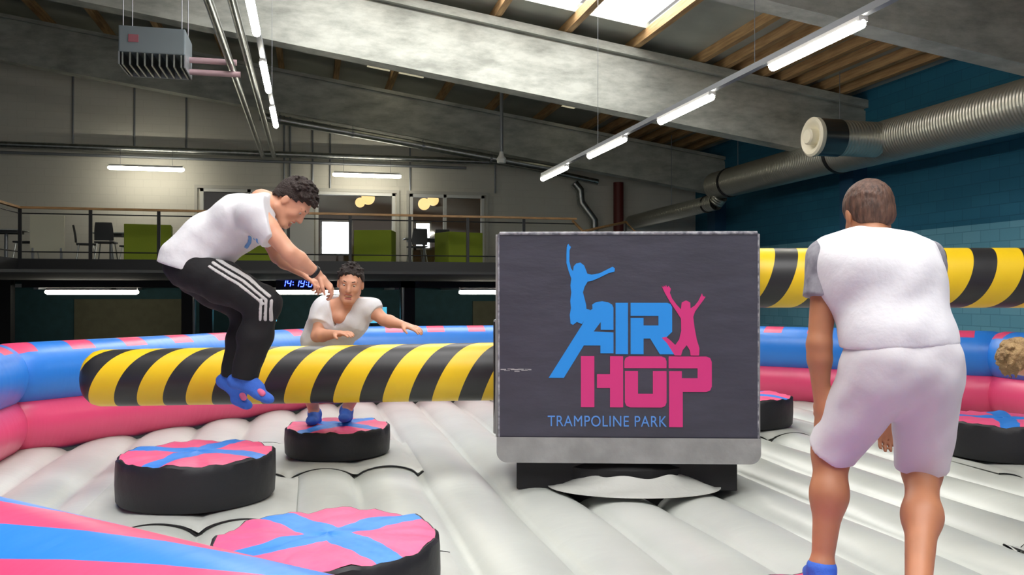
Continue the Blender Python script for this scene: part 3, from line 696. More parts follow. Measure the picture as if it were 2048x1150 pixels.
# grey sides and piping
for sx in (-1, 1): MB().box((sx * HWd - .006 * (sx < 0) - .012 * (sx < 0), FY + .015, zm), (sx * HWd + .012 * (sx > 0), -FY - .015, zt - .01), BM).build('side_cover', M_SKIRT, BX, bevel=.004)
MB().tube([BM @ Vector((-HWd + .01, FY, zt - .004)), BM @ Vector((HWd - .01, FY, zt - .004))], .011, 8).tube([BM @ Vector((-HWd + .005, FY + .002, zm)), BM @ Vector((-HWd + .002, FY + .002, zt - .01))], .007, 8).tube([BM @ Vector((HWd - .005, FY + .002, zm)), BM @ Vector((HWd - .002, FY + .002, zt - .01))], .005, 8).build('edge_piping', mat('worn_white_edge', (170, 170, 176), .6, c2=(90, 90, 100), vscale=25), BX, smooth=True)
# skirt: rounded lower corners
def skirt():
    n = 8; pr = []
    w_ = HWd + .01; rc = .07
    for i in range(n + 1):
        q = -math.pi / 2 * i / n; pr.append((-w_ + rc - rc * math.cos(q), zb + rc + rc * math.sin(q)))
    pts = [(-w_, zm + .004)] + pr
    pts = pts + [(-x, z) for x, z in reversed(pts)]
    mb = MB(); m = len(pts); NY = 6; v = []
    for k in range(NY + 1):
        y = FY - .012 + (2 * -FY + .024) * k / NY
        for x, z in pts: v.append(BM @ Vector((x, y, z)))
    f = [(k * m + i, k * m + i + 1, (k + 1) * m + i + 1, (k + 1) * m + i) for k in range(NY) for i in range(m - 1)] + [tuple(range(m)), tuple(range(NY * m, NY * m + m))[::-1]]
    f += [tuple(k * m for k in range(0, 0))] if False else []
    return mb.add(v, f)
skirt().build('lower_skirt', M_SKIRT, BX)
MB().box((-HWd - .035, FY + .05, bz(872)), (-HWd - .012, FY + .75, bz(640)), BM).build('side_flap', M_SKIRT, BX, bevel=.01)
MB().tube([BM @ Vector((-HWd - .03, FY + .06, bz(870))), BM @ Vector((-HWd - .028, FY + .05, bz(760))), BM @ Vector((-HWd - .03, FY + .05, bz(645)))], .006, 6).build('flap_seam', M_BLACK, BX)
mb = MB()                                              # hub under the tower
mb.lathe([(.62, BED - .13), (.62, zb - .05), (.5, zb + .02), (0, zb + .02)], (bc.x, bc.y, 0), n=32)
mb.build('turntable_base', M_DARK, BX)
for x0, x1 in ((-.74, -.05), (.0, .74)): MB().box((x0, FY + .1, BED - .02), (x1, -FY - .1, zb + .03), BM).build('base_skid', M_DARK, BX, bevel=.01)
v = []; f = []; NR = 36
for i in range(6):
    for k in range(NR + 1):
        q = math.pi + math.pi * k / NR; rr = [.30, .36, .42, .48, .54, .58][i]; h = [.10, .07, .045, .03, .016, .006][i] + .010 * math.sin(q * 6 + i * 1.3) * (i < 5)
        p = BM @ Vector((.05 + math.cos(q) * rr * 1.0, FY + .12 + math.sin(q) * rr * .62, 0)); v.append((p.x, p.y, BED + max(h, .006)))
f = [(i * (NR + 1) + k, i * (NR + 1) + k + 1, (i + 1) * (NR + 1) + k + 1, (i + 1) * (NR + 1) + k) for i in range(5) for k in range(NR)]
MB().add(v, f).build('hub_collar', mat('collar_vinyl', (176, 178, 172), .45, bump=.5, bscale=8), arena, smooth='all')
# logo: shapes traced in a 1150-unit square (x right, y down), standing 2 mm proud of the cover
M_LB = mat('logo_blue', (32, 140, 226), .5); M_LP = mat('logo_magenta', (206, 48, 122), .5); M_LT = mat('logo_text_blue', (86, 140, 214), .5)
def lp(u, v_, y=0): return BM @ Vector(((1060 + u * .34783 - 1262.5) * SC, FY - .0015 - y, bz(470 + v_ * .34783)))
def poly(pts, name, m, t=.003):
    n = len(pts); me = bpy.data.meshes.new(name); bm = bmesh.new()
    a = [bm.verts.new(lp(u, v_, t)) for u, v_ in pts]; fc = bm.faces.new(a)
    ex = bmesh.ops.extrude_face_region(bm, geom=[fc]); dv = (lp(0, 0, 0) - lp(0, 0, t))
    bmesh.ops.translate(bm, verts=[g for g in ex['geom'] if isinstance(g, bmesh.types.BMVert)], vec=dv)
    bmesh.ops.triangulate(bm, faces=[f_ for f_ in bm.faces if len(f_.verts) > 4]); bmesh.ops.recalc_face_normals(bm, faces=bm.faces)
    bm.to_mesh(me); bm.free(); me.materials.append(m); o = bpy.data.objects.new(name, me); S.collection.objects.link(o); attach(o, BX); return o
def rnd(pts): return pts
poly([(128, 822), (318, 520), (350, 455), (355, 440), (380, 425), (378, 400), (400, 386), (435, 381), (470, 387), (492, 400), (500, 418), (500, 545), (427, 545), (427, 500), (386, 555), (500, 560), (500, 680), (425, 680), (425, 635), (330, 635), (215, 822)], 'logo_letter_a', M_LB)
poly([(512, 390), (583, 390), (583, 685), (512, 685)], 'logo_letter_i', M_LB)
poly([(598, 390), (808, 390), (826, 397), (835, 415), (835, 556), (798, 592), (848, 685), (765, 685), (710, 595), (672, 595), (672, 685), (598, 685), (598, 477), (672, 477), (672, 520), (757, 520), (757, 465), (598, 465)], 'logo_letter_r', M_LB)
poly([(313, 697), (390, 697), (390, 990), (313, 990)], 'logo_letter_h', M_LP)
poly([(405, 800), (480, 800), (480, 697), (555, 697), (555, 990), (480, 990), (480, 880), (405, 880)], 'logo_letter_h', M_LP)
poly([(562, 765), (562, 725), (570, 706), (590, 697), (775, 697), (795, 706), (803, 725), (803, 765)], 'logo_letter_o', M_LP)
poly([(565, 782), (640, 782), (640, 912), (725, 912), (725, 782), (803, 782), (803, 960), (795, 981), (775, 990), (595, 990), (573, 981), (565, 960)], 'logo_letter_o', M_LP)
poly([(815, 697), (1030, 697), (1051, 706), (1060, 728), (1060, 868), (1051, 890), (1030, 900), (895, 900), (895, 1102), (817, 1102), (817, 782), (890, 782), (890, 822), (980, 822), (980, 765), (815, 765)], 'logo_letter_p', M_LP)
poly([(232, 72), (236, 56), (243, 50), (247, 60), (256, 68), (248, 88), (247, 150), (256, 190), (268, 208), (272, 180), (285, 164), (310, 158), (332, 175), (342, 200), (350, 222), (375, 228), (420, 220), (450, 205), (480, 190), (495, 182), (508, 192), (506, 210), (495, 213), (470, 220), (420, 245), (380, 262), (352, 268), (334, 298), (325, 330), (335, 368), (343, 400), (345, 425), (366, 430), (356, 450), (332, 492), (318, 512), (290, 500), (268, 517), (254, 510), (249, 460), (256, 420), (252, 380), (258, 330), (253, 290), (258, 250), (242, 205), (230, 160), (230, 110)], 'logo_leaping_figure', M_LB, .0035)
poly([(775, 292), (786, 302), (788, 290), (796, 300), (800, 287), (808, 302), (815, 292), (828, 310), (822, 332), (835, 365), (860, 400), (885, 427), (890, 388), (915, 376), (938, 388), (940, 422), (965, 405), (985, 380), (998, 352), (1005, 336), (1011, 352), (1025, 355), (1013, 374), (990, 405), (965, 440), (955, 470), (962, 530), (975, 600), (990, 650), (988, 692), (940, 692), (935, 660), (918, 632), (895, 660), (885, 692), (850, 692), (830, 660), (805, 620), (775, 590), (800, 585), (825, 605), (853, 632), (875, 600), (887, 550), (885, 480), (860, 440), (820, 380), (795, 335)], 'logo_cheering_figure', M_LP, .0035)
cu = bpy.data.curves.new('text', 'FONT'); cu.body = 'TRAMPOLINE PARK'; cu.size = 1; cu.extrude = .002; cu.space_character = 1.08
to = bpy.data.objects.new('text', cu); S.collection.objects.link(to); bpy.context.view_layer.update()
tm = bpy.data.meshes.new_from_object(to.evaluated_get(bpy.context.evaluated_depsgraph_get())); bpy.data.objects.remove(to)
xs_ = [v_.co.x for v_ in tm.vertices]; ys_ = [v_.co.y for v_ in tm.vertices]
for v_ in tm.vertices:
    u = 122 + (v_.co.x - min(xs_)) / (max(xs_) - min(xs_)) * 682; w_ = 1101 - (v_.co.y - min(ys_)) / (max(ys_) - min(ys_)) * 62
    v_.co = lp(u, w_, .0025 + v_.co.z * .3)
bmt = bmesh.new(); bmt.from_mesh(tm); bmesh.ops.remove_doubles(bmt, verts=bmt.verts, dist=1e-5); bmt.verts.ensure_lookup_table(); seen = set()
for v0 in bmt.verts:
    if v0.index in seen: continue
    st = [v0]; comp = []; seen.add(v0.index)
    while st:
        c_ = st.pop(); comp.append(c_)
        for e_ in c_.link_edges:
            w_ = e_.other_vert(c_)
            if w_.index not in seen: seen.add(w_.index); st.append(w_)
    ix = {c_.index: i for i, c_ in enumerate(comp)}; fs = {f_ for c_ in comp for f_ in c_.link_faces}
    MB().add([c_.co.copy() for c_ in comp], [tuple(ix[w_.index] for w_ in f_.verts) for f_ in fs]).build('wording_letter', M_LT, BX)
bmt.free()
# creased scuff near the left edge
mb = MB(); random.seed(3)
for k in range(9):
    u0 = -150 + k * 20; mb.box((0, 0, 0), (1, 1, 1), Matrix.Translation(lp(u0, 782 + random.uniform(-8, 8), .0008)) @ BM.to_3x3().to_4x4() @ Matrix.Diagonal((random.uniform(.02, .05), .001, random.uniform(.003, .012) * (1 - k / 11), 1)))
mb.build('scuff_mark', mat('scuff', (170, 168, 170), .7), BX)

def arm_mat(name, up):
    m, nt, b = base(name, .45, .15); u, x, y = uvsep(nt)
    if not up: x = mathn(nt, 'MULTIPLY', x, -1.0)
    # y: .5 is the camera side (0), .25 bottom, .75 top
    a_ = mathn(nt, 'MULTIPLY', mathn(nt, 'SUBTRACT', y, .25), 2.0) if up else mathn(nt, 'MULTIPLY', mathn(nt, 'FRACT', mathn(nt, 'SUBTRACT', 1.25, y)), 2.0)
    if up: sh = mathn(nt, 'SUBTRACT', 1.0, mathn(nt, 'POWER', mathn(nt, 'SUBTRACT', 1.0, mathn(nt, 'MINIMUM', a_, 1.0)), 1.7))
    else: sh = mathn(nt, 'POWER', mathn(nt, 'MAXIMUM', a_, 0.0), 1.9)
    fr = mathn(nt, 'FRACT', mathn(nt, 'ADD', mathn(nt, 'SUBTRACT', mathn(nt, 'MULTIPLY', x, 1 / (.345 if up else .362)), mathn(nt, 'MULTIPLY', sh, .98 if not up else .68)), 20.0 + (.50 if not up else .435)))
    col = mixc(nt, mathn(nt, 'LESS_THAN', fr, .53), lin((34, 34, 36)), lin((240, 200, 20))); nt.links.new(col, b.inputs['Base Color']); crease(nt, b, (8, 2, 1), .15); return m
AR = .212
def arm(x0, x1, z0, z1, r, m, lb):
    L = abs(x1 - x0); prof = [(0, r)] + [(L * i / 20, r) for i in range(1, 20)] + [(L - .12, r)] + [(L - .12 + .12 * math.sin(q), r * (.35 + .65 * math.cos(q))) for q in (.4, .8, 1.2, 1.5)] + [(L, .001)]
    o = uvtube(BM @ Vector((x0, 0, z0)), BM @ Vector((x1, 0, z1)), r, 'sweeper_arm', m, BX, profile=prof); o['label'] = lb; return o
# uvtube winds so that .5 of v is on the +side; both arms are built so that the camera side has v=.5
za0, za1 = CZ + (HORIZON - 743) / F * 6.24, CZ + (HORIZON - 757) / F * 6.36
arm(-HWd + .02, -HWd - 3.12, za0, za1, AR, arm_mat('low_arm_stripes', False), 'low black and yellow striped arm')
zr = CZ + (HORIZON - 556) / F * 6.24
arm(HWd - .02, HWd + 3.25, zr, zr, AR + .004, arm_mat('high_arm_stripes', True), 'high black and yellow striped arm')

# ------------------------------------------------------------------ people: smooth signed-distance bodies, meshed with surface nets
class Body:
    def __init__(s, k=.03): s.p = []; s.k = k; s.cuts = []; s.noise = None
    def cap(s, a, b_, ra, rb, k=None, n=None, sq=1.0, flat_a=False, flat_b=False, neg=False):
        s.p.append(dict(a=Vector(a), b=Vector(b_), ra=ra, rb=rb, k=s.k if k is None else k, n=n, sq=sq, fa=flat_a, fb=flat_b, neg=neg)); return s
    def ell(s, c, R, r, k=None, neg=False):
        s.p.append(dict(c=Vector(c), R=[Vector(q) for q in R], r=r, k=s.k if k is None else k, neg=neg)); return s
    def cut(s, p, n): s.cuts.append((Vector(p), Vector(n).normalized())); return s     # keeps the side away from n
    def mesh(s, name, m, parent, res=.007, cutfn=None, label=None):
        lo = np.array([1e9] * 3); hi = -lo
        for q in s.p:
            if q['neg']: continue
            if 'c' in q: c = np.array(q['c']); r = max(q['r']); a0, a1 = c - r, c + r
            else:
                r = max(q['ra'], q['rb']); A = np.array([q['a'], q['b']]); a0, a1 = A.min(0) - r, A.max(0) + r
            lo = np.minimum(lo, a0); hi = np.maximum(hi, a1)
        lo = lo - 4 * res - .02; hi = hi + 4 * res + .02; N = np.ceil((hi - lo) / res).astype(int) + 1
        G = [(lo[i] + np.arange(N[i]) * res).astype(np.float32) for i in range(3)]
        Dd = np.full(N, .2, np.float32)
        for q in s.p:
            if 'c' in q: c = np.array(q['c']); r = max(q['r']); a0, a1 = c - r, c + r
            else: r = max(q['ra'], q['rb']); A = np.array([q['a'], q['b']]); a0, a1 = A.min(0) - r, A.max(0) + r
            mg = q['k'] * 1.5 + .05
            i0 = np.maximum(((a0 - mg - lo) / res).astype(int), 0); i1 = np.minimum(((a1 + mg - lo) / res).astype(int) + 2, N)
            sl = tuple(slice(i0[i], i1[i]) for i in range(3))
            X, Y, Z = np.meshgrid(G[0][sl[0]], G[1][sl[1]], G[2][sl[2]], indexing='ij', sparse=True)
            if 'c' in q:
                x, y, z = X - q['c'][0], Y - q['c'][1], Z - q['c'][2]; u = [(x * R[0] + y * R[1] + z * R[2]) for R in q['R']]
                e0 = np.sqrt(sum((u[i] / q['r'][i]) ** 2 for i in range(3))); e1 = np.sqrt(sum((u[i] / q['r'][i] ** 2) ** 2 for i in range(3))) + 1e-6
                d = e0 * (e0 - 1) / e1
            else:
                a, b_ = q['a'], q['b']; ba = b_ - a; L2 = max(ba.dot(ba), 1e-8)
                x, y, z = X - a[0], Y - a[1], Z - a[2]; t = (x * ba[0] + y * ba[1] + z * ba[2]) / L2; h = np.clip(t, 0, 1)
                vx, vy, vz = x - h * ba[0], y - h * ba[1], z - h * ba[2]
                if q['n'] is not None:
                    n = q['n']; dn = (vx * n[0] + vy * n[1] + vz * n[2]) * (q['sq'] - 1); vx, vy, vz = vx + dn * n[0], vy + dn * n[1], vz + dn * n[2]
                d = np.sqrt(vx ** 2 + vy ** 2 + vz ** 2) - (q['ra'] + (q['rb'] - q['ra']) * h)
                L = math.sqrt(L2)
                if q['fb']: d = np.maximum(d, (t - 1) * L)
                if q['fa']: d = np.maximum(d, -t * L)
            o = Dd[sl]; k = max(q['k'], 1e-4)
            if q['neg']:
                h = np.maximum(k - np.abs(-d - o), 0) / k; Dd[sl] = np.maximum(o, -d) + h * h * k / 4
            else:
                h = np.maximum(k - np.abs(d - o), 0) / k; Dd[sl] = np.minimum(o, d) - h * h * k / 4
        X, Y, Z = np.meshgrid(*G, indexing='ij', sparse=True)
        if s.noise:
            amp, fr = s.noise
            Dd = Dd + amp * (np.sin(X * fr + 1.7 * np.sin(Z * fr * .6 + 1)) * np.sin(Z * fr * .8 + Y * fr * .7) + .5 * np.sin(X * fr * 1.9 - Z * fr * 1.3 + 2) * np.sin(Y * fr * 1.7))
        for p, n in s.cuts: Dd = np.maximum(Dd, (X - p[0]) * n[0] + (Y - p[1]) * n[1] + (Z - p[2]) * n[2])
        if cutfn is not None: Dd = cutfn(Dd, X, Y, Z)
        return netmesh(Dd.astype(np.float32), lo, res, name, m, parent, label)
def netmesh(V, lo, res, name, m, parent, label=None):
    ins = V < 0; N = V.shape
    cnt = np.zeros([n - 1 for n in N], np.int8)
    for i in (0, 1):
        for j in (0, 1):
            for k in (0, 1): cnt += ins[i:N[0] - 1 + i, j:N[1] - 1 + j, k:N[2] - 1 + k]
    act = (cnt > 0) & (cnt < 8); idx = -np.ones(act.shape, np.int64); C_ = np.argwhere(act); idx[act] = np.arange(len(C_))
    pos = np.zeros((len(C_), 3)); num = np.zeros(len(C_))
    cr = [(i, j, k) for i in (0, 1) for j in (0, 1) for k in (0, 1)]
    for a in cr:
        for ax in range(3):
            if a[ax]: continue
            b_ = list(a); b_[ax] = 1; va = V[C_[:, 0] + a[0], C_[:, 1] + a[1], C_[:, 2] + a[2]]; vb = V[C_[:, 0] + b_[0], C_[:, 1] + b_[1], C_[:, 2] + b_[2]]
            x = (va < 0) != (vb < 0); t = np.where(x, va / np.where(x, va - vb, 1), 0); q = np.array(a, float)[None, :].repeat(len(C_), 0); q[:, ax] += t
            pos += q * x[:, None]; num += x
    pos = (C_ + pos / num[:, None]) * res + lo
    F_ = []
    for ax in range(3):
        o1, o2 = (ax + 1) % 3, (ax + 2) % 3; sa = [slice(None)] * 3; sb = [slice(None)] * 3; sa[ax] = slice(0, N[ax] - 1); sb[ax] = slice(1, N[ax])
        A, B = ins[tuple(sa)], ins[tuple(sb)]; E = np.argwhere(A != B)
        E = E[(E[:, o1] > 0) & (E[:, o2] > 0) & (E[:, o1] < N[o1] - 1) & (E[:, o2] < N[o2] - 1)]
        fl = A[E[:, 0], E[:, 1], E[:, 2]]; qs = []
        for d1, d2 in ((0, 0), (-1, 0), (-1, -1), (0, -1)):
            e = E.copy(); e[:, o1] += d1; e[:, o2] += d2; qs.append(idx[e[:, 0], e[:, 1], e[:, 2]])
        q = np.stack(qs, 1); q[~fl] = q[~fl][:, ::-1]; F_.append(q)
    Fq = np.concatenate(F_)
    # light smoothing
    for _ in range(2):
        acc = np.zeros_like(pos); n_ = np.zeros(len(pos))
        for i in range(4):
            a, b_ = Fq[:, i], Fq[:, (i + 1) % 4]; np.add.at(acc, a, pos[b_]); np.add.at(acc, b_, pos[a]); np.add.at(n_, a, 1); np.add.at(n_, b_, 1)
        pos = pos * .5 + .5 * acc / np.maximum(n_, 1)[:, None]
    me = bpy.data.meshes.new(name); me.from_pydata(pos.tolist(), [], Fq.tolist()); me.validate()
    me.polygons.foreach_set('use_smooth', [True] * len(me.polygons)); me.materials.append(m)
    o = bpy.data.objects.new(name, me); S.collection.objects.link(o)
    if parent is not None: attach(o, parent)
    if label: o['label'] = label
    return o
def orth(a, b_):                     # component of a at right angles to b
    return (a - b_ * a.dot(b_)).normalized()
def add_head(B, c, Fd, U, s=1.0, mouth_open=0):
    U = orth(U, Fd) ; R = Fd.cross(U).normalized()          # R: the head's own right
    def q(r, f, u): return Vector(c) + (R * r + Fd * f + U * u) * s
    ax = (R, Fd, U)
    B.ell(q(0, -.012, .03), ax, (.076 * s, .096 * s, .088 * s), .01); B.ell(q(0, .028, -.028), ax, (.061 * s, .066 * s, .086 * s), .03 * s)
    B.cap(q(-.018, .072, -.098), q(.018, .072, -.098), .021 * s, .021 * s, .025 * s)
    B.cap(q(-.05, .0, -.055), q(-.02, .062, -.1), .022 * s, .02 * s, .025 * s).cap(q(.05, .0, -.055), q(.02, .062, -.1), .022 * s, .02 * s, .025 * s)
    B.cap(q(-.035, .078, .026), q(.035, .078, .026), .013 * s, .013 * s, .018 * s)
    for r in (-1, 1): B.cap(q(r * .04, .066, -.02), q(r * .045, .06, -.03), .019 * s, .017 * s, .02 * s)
    for r in (-1, 1): B.ell(q(r * .031, .098, .003), ax, (.015 * s, .013 * s, .007 * s), .012 * s, neg=True)
    B.cap(q(0, .088, .014), q(0, .108, -.028), .009 * s, .013 * s, .012 * s)
    for r in (-1, 1): B.cap(q(r * .009, .098, -.032), q(r * .011, .096, -.033), .009 * s, .008 * s, .008 * s)
    B.cap(q(-.02, .086, -.056), q(.02, .086, -.056), .008 * s, .008 * s, .008 * s); B.cap(q(-.016, .084, -.074 - mouth_open), q(.016, .084, -.074 - mouth_open), .009 * s, .009 * s, .008 * s)
    if mouth_open: B.ell(q(0, .098, -.066 - mouth_open / 2), ax, (.024 * s, .022 * s, (.006 + mouth_open) * s), .006, neg=True)
    for r in (-1, 1):
        B.ell(q(r * .079, -.008, -.008), (R + Fd * r * -.0, Fd, U), (.010 * s, .019 * s, .031 * s), .008 * s); B.ell(q(r * .092, -.004, -.004), ax, (.006 * s, .010 * s, .018 * s), .006 * s, neg=True)
    return q, ax
def face_bits(q, ax, e, s, brow, mouth=True, open_=0):
    def pt(name, prims, m, par=None):
        B = Body(.002)
        for p in prims: B.cap(*p)
        return B.mesh(name, m, par or e, .0025)
    EY = mat('eye_white', (206, 196, 188), .25); IR = mat('dark_iris', (48, 34, 26), .2)
    for r in (-1, 1):
        ey = pt('eye', [(q(r * .031, .0765, .005), q(r * .031, .0766, .005), .0108 * s, .0108 * s)], EY)
        pt('iris', [(q(r * .031, .0835, .003), q(r * .031, .0836, .003), .0056 * s, .0056 * s)], IR, ey)
        pt('eyebrow', [(q(r * .016, .0905, .026), q(r * .034, .087, .031), .0042 * s, .0045 * s), (q(r * .034, .087, .031), q(r * .049, .074, .026), .0045 * s, .003 * s)], brow)
    if mouth:
        pt('lips', [(q(-.02, .0895, -.057), q(.02, .0895, -.057), .0045 * s, .0045 * s), (q(-.018, .0885, -.073 - open_), q(.018, .0885, -.073 - open_), .0055 * s, .0055 * s)], mat('lip_tone', (176, 92, 84), .45))
        if open_: pt('teeth', [(q(-.016, .084, -.062), q(.016, .084, -.062), .0055 * s, .0055 * s)], mat('teeth_white', (236, 232, 222), .3))
def add_hair(c, Fd, U, s, m, e, noise=(.004, 90), thick=.012, tail=0, plane=(.7, -.005), name='hair', tufts=None, seed=1):
    U = orth(U, Fd); R = Fd.cross(U).normalized(); ax = (R, Fd, U); c = Vector(c)
    B = Body(.02); B.ell(c + (Fd * -.014 + U * .034) * s, ax, ((.079 + thick) * s, (.097 + thick) * s, (.088 + thick) * s)); B.ell(c + (Fd * -.05 + U * -.02) * s, ax, ((.068 + thick * .6) * s, (.05 + thick * .8) * s, (.062) * s))
    rnd_ = random.Random(seed)
    if tufts:
        cnt, ln = tufts
        for i in range(cnt):
            th, ph = rnd_.uniform(0, 2 * math.pi), rnd_.uniform(.05, 1.25)
            d = (R * math.cos(th) * math.sin(ph) + Fd * math.sin(th) * math.sin(ph) + U * math.cos(ph)); p = c + (Fd * -.014 + U * .034) * s + Vector((R * d.dot(R) * .086 + Fd * d.dot(Fd) * .105 + U * d.dot(U) * .096)) * s
            dr = (Fd * .6 + d * .5 + R * rnd_.uniform(-.6, .6)).normalized(); B.cap(p, p + dr * ln * s, .010 * s, .005 * s, .010)
    B.noise = noise
    k, o = plane; n = (Fd * k - U).normalized(); p0 = c + U * o * s
    def ragged(Dd, X, Y, Z):
        w_ = .0055 * np.sin(X * 210 + Z * 90) + .0045 * np.sin(Y * 260 + Z * 140 + 1) + .004 * np.sin(X * 97 - Y * 120)
        return np.maximum(Dd, (X - p0[0]) * n[0] + (Y - p0[1]) * n[1] + (Z - p0[2]) * n[2] + w_)
    return B.mesh(name, m, e, .0045, cutfn=ragged)
def add_hand(B, w, d, n, t, s=1.0, curl=.35, spread=.06):
    d = d.normalized(); n = orth(n, d); t = orth(orth(t, d), n); w = Vector(w)
    B.cap(w, w + d * .03 * s, .024 * s, .03 * s, .012, n, 1.35)
    for o in (-.026, -.009, .009, .026): B.cap(w + d * .025 * s + t * o * .6 * s, w + d * .088 * s + t * o * s, .015 * s, .0125 * s, .012, n, 1.15)
    for i, (o, L) in enumerate(((.030, .070), (.010, .079), (-.010, .074), (-.029, .058))):
        p = w + d * .088 * s + t * o * s; a = curl * .5; dd = (d * math.cos(a) + n * math.sin(a) + t * o * spread * 20 * .3).normalized()
        for j, fr in enumerate((.45, .31, .24)):
            q = p + dd * L * fr * s; B.cap(p, q, (.0094 - j * .0008) * s, (.0088 - j * .0009) * s, .004); p = q
            a += curl * (.9 + .12 * i); dd = (d * math.cos(a) + n * math.sin(a)).normalized()
    p = w + d * .022 * s + t * .026 * s; q = w + d * .055 * s + t * .052 * s + n * .012 * s; B.cap(p, q, .014 * s, .011 * s, .01); B.cap(q, q + (d * .8 + t * .25 + n * .3).normalized() * .034 * s, .0108 * s, .008 * s, .004)
def limb(B, a, b_, r0, rm, r1, k=.02, back=None, off=0, fm=.35):
    m_ = Vector(a).lerp(Vector(b_), fm)
    if back is not None: m_ = m_ + back * off
    B.cap(a, m_, r0, rm, k).cap(m_, b_, rm, r1, k)
def foot(B, ank, toe, s, up=Vector((0, 0, 1)), grow=0):
    d = (toe - ank); dl = orth(d, up) if abs(d.normalized().dot(up)) < .95 else d.normalized()
    heel = ank - dl * .035 * s - up * .045 * s; B.cap(ank, heel, .036 * s + grow, .032 * s + grow, .03)
    mid = ank + (toe - ank) * .5 ; B.cap(heel, toe - dl * .03 * s, .03 * s + grow, .027 * s + grow, .03, up, 1.25); B.cap(ank, mid, .034 * s + grow, .03 * s + grow, .03)
    B.cap(toe - dl * .07 * s, toe - dl * .02 * s, .036 * s + grow, .028 * s + grow, .02, up, 1.5)

SKIN = mat('light_skin', (216, 158, 128), .5, var=.06, vscale=8)
SKIN2 = mat('tanned_skin', (186, 126, 90), .5, var=.06, vscale=8)
SHIRT = mat('white_cotton', (220, 220, 223), .85, bump=.25, bscale=14)
BLACKC = mat('black_tracksuit', (12, 12, 15), .8, bump=.2, bscale=20)
SOCK = mat('blue_grip_sock', (56, 104, 200), .8, bump=.2, bscale=60)
PX_ = lambda *a: P(*a)

def torso(B, J, g=0, s=1.0, f=None, sq=1.4, wide=1.0):
    pe, wa, ch, nk = J['pelvis'], J['waist'], J['chest'], J['neck']
    r = J['right']
    for sd in (-1, 1):
        o = r * sd * .05 * s * wide
        B.cap(pe + o, wa + o * .9, .118 * s + g, .102 * s + g, .05, f, sq * .92); B.cap(wa + o * .9, ch + o * 1.25, .102 * s + g, .118 * s + g, .05, f, sq)
        B.cap(ch + o * 1.25, nk.lerp(J['shR' if sd > 0 else 'shL'], .42) - (nk - ch).normalized() * .035 * s, .115 * s + g, .062 * s + g, .05, f, sq * .9)
